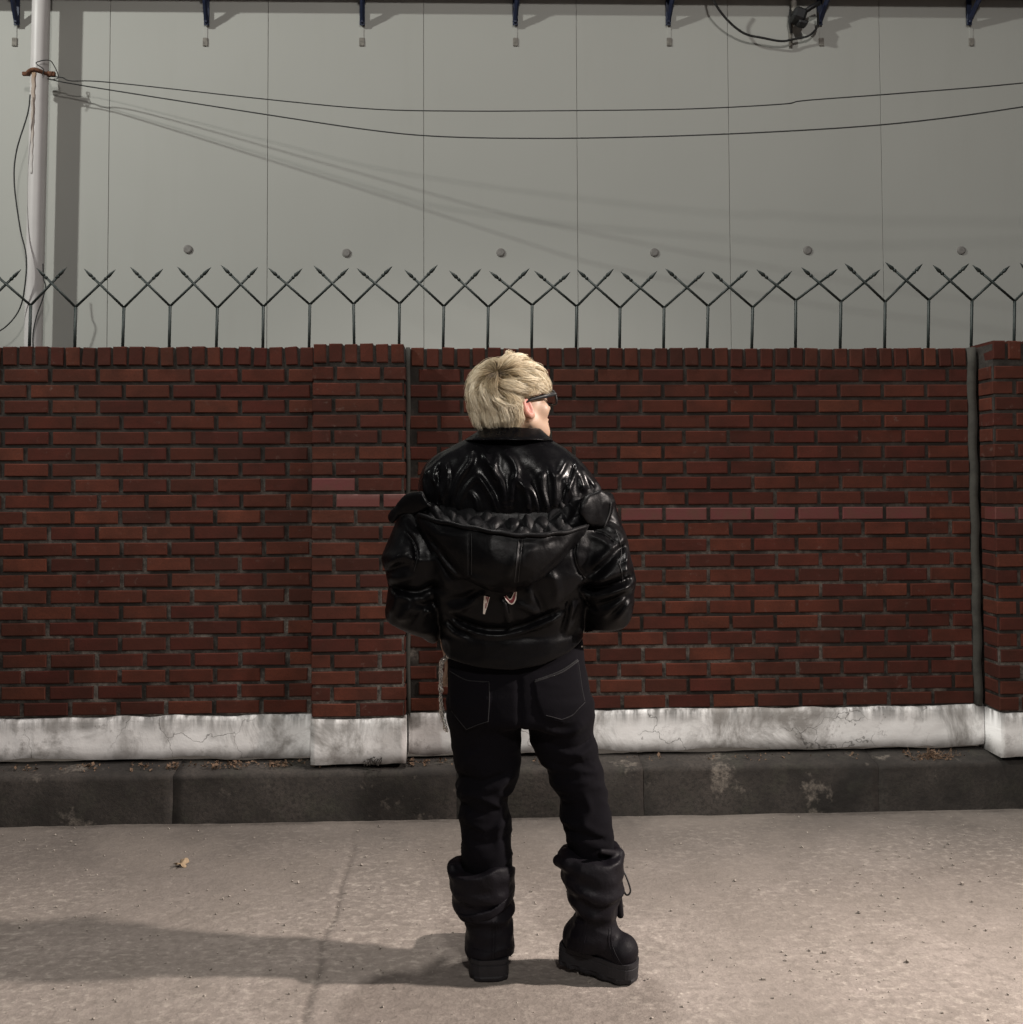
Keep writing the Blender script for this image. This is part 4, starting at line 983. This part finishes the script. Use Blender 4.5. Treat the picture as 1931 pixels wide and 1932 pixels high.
    lo = at(700, 1275, YT); hi = at(1220, 920, YT)
    oj = sdf_obj('puffer_jacket', outer, (lo.x-.03, YT-.25, lo.z), (hi.x+.03, YT+.22, hi.z+.03), .0056, LEATHER2, person)
    # hood hanging at the back
    Hd = Stack([(966, 784, 1118, .090, YT-.13), (985, 788, 1114, .115, YT-.135), (1010, 804, 1100, .142, YT-.14), (1045, 829, 1071, .158, YT-.14), (1070, 845, 1049, .156, YT-.135), (1086, 861, 1032, .146, YT-.13), (1101, 888, 1006, .124, YT-.125), (1112, 918, 988, .092, YT-.12), (1117, 940, 972, .06, YT-.115)], 2.1)
    rimpx = [(779, 967), (800, 974), (840, 984), (901, 994), (950, 1002), (984, 1006), (1030, 1004), (1066, 1000.5), (1095, 996), (1119, 988)]
    rimX = [at(x, y, YT-.2).x for x, y in rimpx]; rimZ = [at(x, y, YT-.2).z for x, y in rimpx]
    hf = fold_fn([(-.010, .011, [(285, 1090), (380, 1200), (470, 1310), (550, 1390), (650, 1430)]), (.007, .012, [(250, 1100), (340, 1210), (440, 1340), (520, 1400)]), (-.008, .010, [(1220, 1110), (1120, 1210), (1000, 1310), (900, 1400)]),
                  (.006, .011, [(1130, 1160), (1030, 1260), (930, 1350)]), (-.005, .004, [(555, 1110), (556, 1230), (556, 1350)]), (-.005, .004, [(848, 1130), (835, 1250), (820, 1400)]), (.006, .012, [(740, 1390), (790, 1300), (820, 1230)]), (.006, .011, [(560, 1360), (640, 1400), (700, 1410)]),
                  (-.007, .013, [(480, 1250), (560, 1320), (680, 1340)]), (.005, .012, [(880, 1220), (930, 1180), (1000, 1150)]), (.004, .010, [(380, 1110), (470, 1120), (560, 1100)]), (-.005, .010, [(860, 1160), (960, 1170), (1080, 1140)])], lambda a, b: C5(a, b, YT-.24))
    def hoodf(P):
        d = Hd(P, .01); rz = np.interp(P[:, 0], rimX, rimZ)
        n = (.5-np.abs(noise(P*np.array((9, 9, 9)), 51)))*.007+(.5-np.abs(noise(P*22, 52)))*.003
        back = np.clip((YT-.13-P[:, 1])/.05, 0, 1)
        d = d-n-hf(P)*back
        d = smax(d, P[:, 2]-rz, .006)
        return smax(d, P[:, 1]-(YT-.10), .005)
    lo = at(765, 1130, YT-.1); hi = at(1130, 950, YT-.1)
    hood = sdf_obj('hood', hoodf, (lo.x-.01, YT-.34, lo.z-.02), (hi.x+.01, YT-.07, hi.z+.02), .005, SUEDE, oj)
    bvh_h = bvh_of(hood)
    pts = []
    for x, z in zip(np.linspace(rimX[0]+.015, rimX[-1]-.015, 60), np.interp(np.linspace(rimX[0]+.015, rimX[-1]-.015, 60), rimX, rimZ)):
        h = bvh_h.ray_cast(Vector((x, -3, z-.012)), Vector((0, 1, 0)))[0]
        if h: pts.append((x, h.y-.001, z-.002+.0015*math.sin(x*90)))
    MB().tube(pts, .0062, 8).build('hood_rim', SUEDE, hood, True)
    # quilted lining between the two jackets
    topx = [(772, 960), (790, 956), (812, 958), (855, 964), (934, 965), (984, 966), (1034, 962), (1063, 950), (1100, 930), (1130, 918), (1140, 930)]
    TX = [at(x, y, YT-.14).x for x, y in topx]; TZ = [at(x, y, YT-.14).z for x, y in topx]
    nu, nv = 190, 34; V = []
    for i in range(nu+1):
        u = i/nu; x0 = TX[0]+(TX[-1]-TX[0])*u; x1 = rimX[0]+(rimX[-1]+.02-rimX[0])*u
        zt_, zb_ = np.interp(x0, TX, TZ)+.012, np.interp(x1, rimX, rimZ)-.03
        edge = (2*u-1)**2
        for k in range(nv+1):
            w = k/nv; x = x0+(x1-x0)*w; z = zt_+(zb_-zt_)*w
            y0, y1 = YT-.135+.07*edge**2, YT-.215+.12*edge**1.5
            y = y0+(y1-y0)*w**.8
            wx = x+.006*math.sin(z*60+x*30); a, b = wx*44+z*36, wx*44-z*36
            q = abs(math.sin(a*math.pi/2))*abs(math.sin(b*math.pi/2))
            V.append((x, y-.008*q**.6, z+.002*q))
    V = np.array(V); V[:, 1] -= .009*fbm(V*np.array((24, 24, 12)), 3, 61)+.008*(.5-np.abs(noise(V*np.array((34, 10, 20)), 63))); V[:, 2] += .006*fbm(V*18, 2, 62)
    i = np.arange((nu+1)*(nv+1)).reshape(nu+1, nv+1)
    F = np.stack([i[:-1, :-1], i[:-1, 1:], i[1:, 1:], i[1:, :-1]], -1).reshape(-1, 4)
    link('lining', mesh_np(V, F, 'lining'), LINING, oj, True)
    # the two collar ends
    def polyslab(name, poly, Yf, th, mat, folds=None, res=.0045):
        Q = np.array([(p.x, p.z) for p in (C5(a, b, Yf(a)) for a, b in poly)]); yv = np.array([Yf(a) for a, b in poly]); n = len(Q)
        xs_ = Q[:, 0]; o_ = np.argsort(xs_)
        def f(P):
            d2 = poly2d(P[:, [0, 2]], Q)
            yc = np.interp(P[:, 0], xs_[o_], yv[o_])-.010*(1-np.exp(np.minimum(d2, 0)/.014))-.010*noise(P*np.array((13, 0, 13)), 77)-.005*(.5-np.abs(noise(P*np.array((26, 0, 20)), 78)))
            return smax(d2+.003*noise(P*40, 79), np.abs(P[:, 1]-yc)-th, .008)
        lo = Q.min(0)-.02; hi = Q.max(0)+.02
        return sdf_obj(name, f, (lo[0], yv.min()-.05, lo[1]), (hi[0], yv.max()+.04, hi[1]), res, mat, oj)
    fl = polyslab('collar_end', [(290, 868), (235, 872), (195, 884), (165, 908), (140, 950), (105, 985), (88, 1012), (92, 1040), (112, 1054), (132, 1035), (150, 1010), (190, 1000), (235, 1003), (300, 985), (340, 960)], lambda a: YT-.05-.10*(max(0, a-90)/250)**.8, .009, LEATHER2)
    fr = polyslab('collar_end', [(1210, 905), (1255, 880), (1300, 862), (1345, 890), (1384, 925), (1378, 960), (1366, 1000), (1350, 1050), (1334, 1090), (1300, 1078), (1255, 1072), (1215, 1060), (1180, 1000), (1185, 940)], lambda a: YT-.165+.07*((a-1180)/200), .011, LEATHER2)
    # piping on the right collar end
    bo = bvh_of(fr)
    def on_surf(bv, pts, off=-.001, n=40):
        out = []
        for p in curve_pts(pts, n):
            o = CPOS; d = (Vector(p)-o).normalized(); h = bv.ray_cast(o, d)[0]
            if h: out.append(h+d*off)
        return out
    MB().tube(on_surf(bo, [C5(1362, 935, YT-.1), C5(1352, 1000, YT-.1), C5(1322, 1078, YT-.1)]), .0028, 6).build('piping', STITCHB, fr, True)
    bj = bvh_of(oj)
    # printed letters that show below the hood: flat appliqué patches
    def patch(name, poly, mat, off):
        P = [C5(a, b, YT-.17) for a, b in poly]; bm = bmesh.new(); vs = []
        for p in P:
            d = (p-CPOS).normalized(); h = bj.ray_cast(CPOS, d)[0]
            h = (h if h else p); vs.append(bm.verts.new(h-d*off))
        bm.faces.new(vs); bmesh.ops.triangulate(bm, faces=bm.faces[:])
        r = bmesh.ops.extrude_face_region(bm, geom=bm.faces[:])
        for q in r['geom']:
            if isinstance(q, bmesh.types.BMVert): q.co += Vector((0, .004, 0))
        bmesh.ops.recalc_face_normals(bm, faces=bm.faces[:])
        me = bpy.data.meshes.new(name); bm.to_mesh(me); bm.free(); return link(name, me, mat, oj)
    CREAM = simple('cream_print', (.60, .54, .49), .6, 0, 90, .2, .1); WINE = simple('dark_red_print', (.16, .018, .025), .6, 0, 90, .2, .1)
    def sub(a, b): return [(x, y) for x, y in zip(a, b)]
    B4 = lambda q: [((1130+x/4.8275-1100)*1.932, (1550+y/4.8275-1000)*1.932) for x, y in q]
    patch('letter', B4([(1450, 1012), (1532, 1030), (1500, 1150), (1460, 1276), (1436, 1270), (1440, 1150)]), CREAM, .004)
    patch('letter_inlay', B4([(1476, 1022), (1492, 1024), (1480, 1120), (1470, 1196), (1464, 1190), (1470, 1110)]), WINE, .0055)
    patch('letter_inlay', B4([(1500, 1024), (1522, 1030), (1506, 1090), (1478, 1190), (1475, 1180), (1488, 1110)]), WINE, .0055)
    def strip(p, q, name, mat, off): patch(name, B4(p+q[::-1]), mat, off)
    o1 = [(1735, 1020), (1760, 1068), (1800, 1120), (1845, 1140), (1880, 1120), (1905, 1070), (1915, 1010), (1918, 955)]
    o2 = [(1742, 1018), (1768, 1060), (1805, 1106), (1845, 1122), (1870, 1104), (1890, 1060), (1900, 1005), (1902, 958)]
    o3 = [(1768, 1010), (1785, 1040), (1810, 1072), (1830, 1072), (1850, 1050), (1868, 1010), (1884, 972), (1890, 960)]
    o4 = [(1772, 1010), (1790, 1030), (1812, 1056), (1828, 1054), (1844, 1032), (1858, 1004), (1872, 974), (1876, 962)]
    strip(o1, o2, 'letter', CREAM, .004); strip(o2, o3, 'letter_inlay', WINE, .0037); strip(o3, o4, 'letter', CREAM, .004)
    # stitched seams
    def seam(bv, pts, par, mat, r=.0012, conv=C5, Y=YT-.15, n=40, name='seam'):
        q = on_surf(bv, [conv(a, b, Y) if conv is C5 else conv(a, b) for a, b in pts], -.0006, n)
        if len(q) > 3: MB().tube(q, r, 5).build(name, mat, par, True)
    for p in ([(1270, 1098), (1330, 1118), (1398, 1170)], [(1172, 1130), (1156, 1220), (1174, 1300), (1222, 1376)], [(198, 1108), (243, 1170), (258, 1240), (238, 1330)], [(1390, 1090), (1420, 1190), (1415, 1290)], [(1408, 1280), (1424, 1330), (1428, 1390)]): seam(bj, p, oj, STITCHB)
    for p in ([(545, 1110), (546, 1230), (547, 1350)], [(566, 1110), (567, 1230), (566, 1350)], [(838, 1130), (826, 1250), (812, 1390)], [(858, 1130), (846, 1250), (832, 1390)]): seam(bvh_h, p, hood, STITCHB)
    bi = bvh_of(jk); bt = bvh_of(tr)
    C6n = lambda a, b: at(766.5+a/2.749, 1213.7+b/2.749, YT-.12)
    B6 = lambda x, y: at((1270+x/3.6434)/1.56555, (1880+y/3.6434)/1.56555, YT-.12)
    for p in ([(215, 372), (330, 440), (430, 475), (640, 488)], [(640, 495), (640, 700), (628, 915)], [(628, 915), (520, 950), (395, 1000)], [(395, 1000), (310, 900), (232, 800)], [(1125, 490), (1260, 445), (1430, 380), (1600, 262)], [(1130, 474), (1260, 430), (1425, 362), (1590, 250)],
              [(1600, 280), (1620, 420), (1640, 560), (1670, 710)], [(1670, 710), (1600, 780), (1530, 850), (1420, 895)], [(1420, 895), (1330, 870), (1250, 850)]):
        seam(bt, p, tr, STITCH, .0013 if p[0][0] < 1100 or p[0][0] > 1300 else .0021, B6, n=40)

    # ------------------------------------------------ glasses
    G = lambda a: Vector(tow(a))
    glo = empty('glasses', tow((0, .1, .01))); glo.parent = person; gb = Vector(glo.location)
    for s in (-1, 1):
        gl = MB(); gl.tube([G((s*.079, -.016, .004)), G((s*.080, .005, .010)), G((s*.078, .05, .013)), G((s*.072, .094, .014))], [.0035, .0052, .0062, .0068], 8); t_o = gl.build('temple', BLACKBOX, glo, True); t_o.location = -gb
    rim = MB()
    for s in (-1, 1):
        c = np.array((s*.036, .110, .002)); pts = [G(c+np.array((.030*math.cos(a)*(1+.12*abs(math.sin(2*a))), -.004*abs(math.cos(a)), .021*math.sin(a)*(1+.15*abs(math.sin(2*a)))))) for a in np.linspace(0, 2*math.pi, 29)]
        rim.tube(pts, .0034, 7, False)
        rim.tube([G((s*.066, .106, .012)), G((s*.072, .094, .014))], .005, 7)
        gm = Mat('lens_glass', (.9, .9, .9, 1), .05); gm.p.inputs['Transmission Weight'].default_value = 1.0; gm.p.inputs['IOR'].default_value = 1.1
        v = [G(c)]+[p for p in pts[:-1]]; l_o = link('lens', pydata(v, [(0, k+1, (k+1) % 28+1) for k in range(28)]), gm.m, glo); l_o.location = -gb
    rim.tube([G((-.009, .112, .006)), G((0, .116, .008)), G((.009, .112, .006))], .003, 7)
    r_o = rim.build('rim', BLACKBOX, glo, True); r_o.location = -gb

    # ------------------------------------------------ hair
    def capf(P):
        p = tol(P)
        d = ellip(p, (0, -.014, .034), (.083, .103, .093))
        d = smin(d, ellip(p, (0, -.046, -.030), (.052, .050, .050)), .03)
        d = d-.004*noise(p*np.array((38, 38, 12)), 71)
        face = (p[:, 1]-.045)*.8+(.035-p[:, 2])*.75                    # open in front of the ears, below the fringe
        d = smax(d, smin(face, (p[:, 1]+.012)*.6+(-.005-p[:, 2])*.9, .01)-.0, .008)
        return smax(d, -.082-p[:, 2]-.10*p[:, 1], .01)
    hm = Mat('bleached_hair', rough=.55)
    z = hm.n.new('ShaderNodeAttribute'); z.attribute_name = 'tone'
    hm.base(hm.ramp(z.outputs['Fac'], [(0.0, (.05, .032, .016, 1)), (.22, (.22, .155, .08, 1)), (.5, (.52, .42, .27, 1)), (1.0, (.84, .76, .60, 1))]))
    hm.p.inputs['Specular IOR Level'].default_value = .3
    wh = np.array((.030, -.064, .104)); cpt = np.array((0, -.014, .034)); rad = np.array((.080, .100, .091))
    V, Fq = surfnet(capf, HC-.16, HC+.16, .005)
    cap = link('hair', mesh_np(V, Fq, 'hair'), hm.m, person, True)
    pl = tol(V); wdir = (wh-cpt)/rad; wdir /= np.linalg.norm(wdir)
    dirs = (pl-cpt)/rad; dirs /= np.linalg.norm(dirs, axis=1)[:, None]
    al = np.arccos(np.clip(dirs@wdir, -1, 1))
    tn = np.clip(al/.9, 0, 1)*.62+.08*noise(V*40, 3)
    a_ = cap.data.attributes.new('tone', 'FLOAT', 'POINT'); a_.data.foreach_set('value', tn.astype(np.float32))
    # strands: run from the whorl over the skull and hang
    e1 = np.cross(wdir, (0, 0, 1)); e1 /= np.linalg.norm(e1); e2 = np.cross(wdir, e1)
    NS, NP = 30000, 14; ncl = 520
    clump = RNG.uniform(0, 2*math.pi, ncl); clc = RNG.uniform(-1, 1, (ncl, 4)); rt = np.array((.55, .1, -.75)); RDIR = math.atan2(rt@e2, rt@e1)
    ph = RNG.uniform(0, 2*math.pi, NS)[:, None]; a0 = (np.arccos(1-RNG.uniform(0, 1, NS)*1.58)*RNG.uniform(.92, 1, NS))[:, None]
    NC = 430; phc = RNG.uniform(0, 2*math.pi, NC); ac = np.arccos(1-RNG.uniform(0, 1, NC)*1.6); clc = RNG.uniform(-1, 1, (NC, 4))
    sph = lambda a_, p_: np.stack([np.sin(a_)*np.cos(p_), np.sin(a_)*np.sin(p_), np.cos(a_)], -1)
    ci = np.argmax(sph(a0[:, 0], ph[:, 0])@sph(ac, phc).T+RNG.normal(0, .004, (NS, 1)), 1)
    c = clc[ci]; ts = np.linspace(0, 1, NP)[None]
    rs = RNG.normal(0, 1, (NS, 6))
    ln = (.88+.26*c[:, :1])*RNG.uniform(.62, 1.1, (NS, 1))
    a = a0+ln*ts+(ac[ci][:, None]-a0)*.45*ts
    d_ = (phc[ci][:, None]-ph+math.pi) % (2*math.pi)-math.pi
    swirl = .55*np.minimum(a, 1.2)                                             # the crown turns as it falls
    p_ = ph+d_*.80*ts+swirl+.30*c[:, 1:2]*ts**1.3+.07*np.sin(ts*5+c[:, 2:3]*6)+.05*rs[:, :1]*ts
    D = np.cos(a)[..., None]*wdir+np.sin(a)[..., None]*(np.cos(p_)[..., None]*e1+np.sin(p_)[..., None]*e2)
    lift = .004+(.018+.012*c[:, 3:4])*np.sin(np.minimum(ts*1.25, 1)*math.pi*.60)+.003*rs[:, 1:2]*ts+.007*np.maximum(0, c[:, 2:3])*ts**3+.010*(rs[:, 3:4] > 1.9)*ts
    q = cpt+D*(rad+lift[..., None])
    out = D*np.array((1, 1, 0)); out /= np.linalg.norm(out, axis=-1, keepdims=True)+1e-6
    lim = (-.004+.016*c[:, 2]+.006*rs[:, 2])
    for i in range(1, NP):
        hang = (q[:, i-1, 2] < lim) | (q[:, i, 2] < lim)
        zz = q[:, i-1, 2]
        f_ = np.array((0, 0, -1.0))+out[:, i]*np.where(zz < -.035, -.62, .0)[:, None]+.13*c[:, :3]+.06*rs[:, 3:6]
        f_ /= np.linalg.norm(f_, axis=1, keepdims=True)
        q[:, i] = np.where(hang[:, None], q[:, i-1]+f_*(ln*.105/NP), q[:, i])
    wv = P_w = q*55; q = q+.0016*np.stack([noise(wv.reshape(-1, 3), 81+k).reshape(NS, NP) for k in range(3)], -1)*ts[..., None]
    x, y, z = q[..., 0], q[..., 1], q[..., 2]
    nape = -.088-.10*y+.018*c[:, :1]+.006*rs[:, 5:6]
    bad = ((y > .054) & (z < .030+.012*rs[:, 4:5])) | ((y > .0) & (z < .014) & (np.abs(x) > .055)) | ((y > -.014) & (z < .010)) | ((y > -.022) & (y < .06) & (z < .021) & (np.abs(x) > .05)) | ((y > -.030) & (z < -.048))
    bad |= (y > -.036) & (y < .03) & (x > .05) & (z < np.minimum(.022, .3*(-.010-y))) | (z < nape)
    first = np.where(bad.any(1), bad.argmax(1), NP); ok = first >= 4
    tone_r = np.exp(-(a/(.36+.24*np.maximum(0, np.cos(ph-RDIR))))**2)
    tn = np.clip((.52+.40*np.minimum(1, ts*1.4))*(1-.88*tone_r)+.20*c[:, 1:2]+.10*rs[:, 0:1]-.34*(c[:, 2:3] > .55)*(1-.7*ts), 0, 1)
    gi = np.minimum(first, NP)[:, None]-1; idx = ts*gi; i0 = np.clip(idx.astype(int), 0, NP-2); fr_ = idx-i0
    rowi = np.arange(NS)[:, None]
    q = (q[rowi, i0]*(1-fr_[..., None])+q[rowi, i0+1]*fr_[..., None])[ok]; tn = (tn[rowi, i0]*(1-fr_)+tn[rowi, i0+1]*fr_)[ok]
    keep = len(q); pos = [tow(q.reshape(-1, 3))]; tone = [tn.ravel()]; rads = [np.tile(.00060*(1-.7*ts[0]**2), keep)]
    hc = bpy.data.hair_curves.new('hair_strands'); hc.add_curves([NP]*keep)
    hc.attributes['position'].data.foreach_set('vector', np.concatenate(pos).astype(np.float32).ravel())
    r_ = hc.attributes.get('radius') or hc.attributes.new('radius', 'FLOAT', 'POINT'); r_.data.foreach_set('value', np.concatenate(rads).astype(np.float32))
    t_ = hc.attributes.new('tone', 'FLOAT', 'POINT'); t_.data.foreach_set('value', np.concatenate(tone).astype(np.float32))
    hc.materials.append(hm.m)
    ho = bpy.data.objects.new('hair_strands', hc); COL.objects.link(ho); ho.parent = cap; ho['kind'] = 'stuff'
    # small studs on the belt
    mb = MB()
    for a, b in ((1475, 70), (1412, 130), (1637, 105), (1135, 255), (1020, 280)):
        h = on_surf(bt, [B6(a, b), B6(a+2, b)], -.004, 2)
        for p in h[:1]: mb.tube([p+Vector((0, .004, 0)), p-Vector((0, .004, 0))], [.004, .002], 8)
    SILVER = simple('bright_metal', (.80, .78, .74), .16, 1.0, 40, .2, 0)
    if mb.v: mb.build('belt_stud', SILVER, tr)['kind'] = 'stuff'
    # ------------------------------------------------ chain tassel at the left hip
    ch = empty('hip_chain', at(841, 1250, YT-.02)[:]); base = Vector(ch.location)
    tag(ch, 'glittering silver chain tassel hanging at the left hip of the black jeans', 'chain')
    rr = random.Random(4)
    path = curve_pts([at(846, 1236, YT-.03), at(841, 1255, YT-.03), at(839.5, 1290, YT-.03), at(841, 1330, YT-.03), at(844, 1355, YT-.03), at(850, 1377, YT-.03)], 60)
    mb = MB()
    for s in range(4):
        ox, oy = rr.uniform(-.015, .004), rr.uniform(-.014, .006)
        for k in range(3 if s else 0, 60 if s < 3 else 46, 2):
            p = Vector(path[k])+Vector((ox*min(1, k/8)+rr.uniform(-.0015, .0015), oy+rr.uniform(-.002, .002), rr.uniform(-.0015, .0015)))-base
            a = rr.uniform(0, math.pi); n = Vector((math.cos(a), math.sin(a), .2)).normalized(); u = n.cross(Vector((0, 0, 1))).normalized(); w = n.cross(u)
            mb.tube([p+u*.0042*math.cos(t)+w*.0058*math.sin(t) for t in np.linspace(0, 2*math.pi, 9)], .0011, 5, False)
    mb.build('chain_links', SILVER, ch, True)['kind'] = 'stuff'
    MB().tube([at(848, 1226, YT-.03)-base, at(846, 1240, YT-.03)-base], .005, 8).build('clip', SILVER, ch, True)
def bvh_of(o):
    from mathutils.bvhtree import BVHTree
    return BVHTree.FromPolygons([v.co for v in o.data.vertices], [p.vertices for p in o.data.polygons])
build_person()

# ================================================================== leaves and weeds
def build_small():
    p = on_ground(343, 1632, .004)
    mb = MB(); n = 30; c = Vector((0, 0, .006)); ring = []
    for k in range(n):
        a = 2*math.pi*k/n; r = .036*(1+.35*math.cos(5*a)+.12*math.cos(11*a+1))*(1 if k % 2 else .82)
        ring.append(Vector((r*math.cos(a), r*math.sin(a), .010+.010*math.sin(2*a+.6)+.005*math.sin(5*a))))
    mb.add([c]+ring, [(0, k+1, (k+1) % n+1) for k in range(n)])
    lf = mb.build('dry_leaf', LEAFM, None, True); lf.location = p; lf.rotation_euler = (.15, -.1, .5)
    sd = lf.modifiers.new('t', 'SOLIDIFY'); sd.thickness = .0012
    lf.scale = (.62, .62, .8); tag(lf, 'crumpled pale dry leaf lying on the pavement left of the person', 'leaf')
    # dry tuft on the kerb
    def tuft(name, px, py, Y, n, h, spread, mat, label, cat):
        b = at(px, py, Y); mb = MB(); e = empty(name, b[:]); tag(e, label, cat)
        for k in range(n):
            a = random.random()*6.28; l = h*random.uniform(.4, 1.1); r = spread*random.random()
            p0 = Vector((r*math.cos(a)*1.6, r*math.sin(a)*.5, -.012)); d = Vector((random.gauss(0, .7), random.gauss(-.1, .4), 1)).normalized()
            p1 = p0+d*l*.55; p2 = p1+(d+Vector((random.gauss(0, .6), 0, random.gauss(-.5, .5)))).normalized()*l*.45
            mb.tube([p0, p1, p2], [.0022, .0018, .0006], 4)
            if random.random() < .5:
                w = .007; q = p1.lerp(p2, random.random()); u = Vector((random.gauss(0, 1), random.gauss(0, 1), random.gauss(0, .5))).normalized()*w; v_ = u.cross(d).normalized()*w*.6
                mb.add([q-u, q-v_, q+u, q+v_], [(0, 1, 2, 3)])
        mb.build('stems', mat, e)
    tuft('dry_weed', 1757, 1432, -.07, 150, .06, .055, DRY, 'rust brown dry weed clump on the kerb near the right pier', 'weed')
    tuft('dry_weed', 704, 1438, -.115, 16, .05, .03, KERB, 'few dark dry sprigs at the foot of the left pier plinth', 'weed')
    # leaf litter along the kerb ledge
    mb = MB()
    for x0, x1, n in ((330, 620, 380), (0, 330, 110), (768, 860, 80), (1000, 1100, 40), (1150, 1700, 60), (1690, 1830, 50)):
        for k in range(n):
            px = x0+(x1-x0)*(lambda u: u+.10*math.sin(u*19+x0)+.05*math.sin(u*47))(random.random()); Y = -.02-.065*random.random()**1.4; q = at(px, 1440, Y); z = .205+.06*(Y+.08)+random.uniform(0, .012)
            u = Vector((random.gauss(0, 1), random.gauss(0, 1), random.gauss(0, .5))).normalized()*random.choice((.003, .004, .005, .006, .008, .012)); v_ = u.cross(Vector((random.gauss(0, .4), random.gauss(0, .4), 1))).normalized()*u.length*.6
            c = Vector((q.x, Y, z)); mb.add([c-u, c-v_, c+u, c+v_+Vector((0, 0, .004))], [(0, 1, 2, 3)])
    tag(mb.build('leaf_litter', DRY), kind='stuff')
build_small()
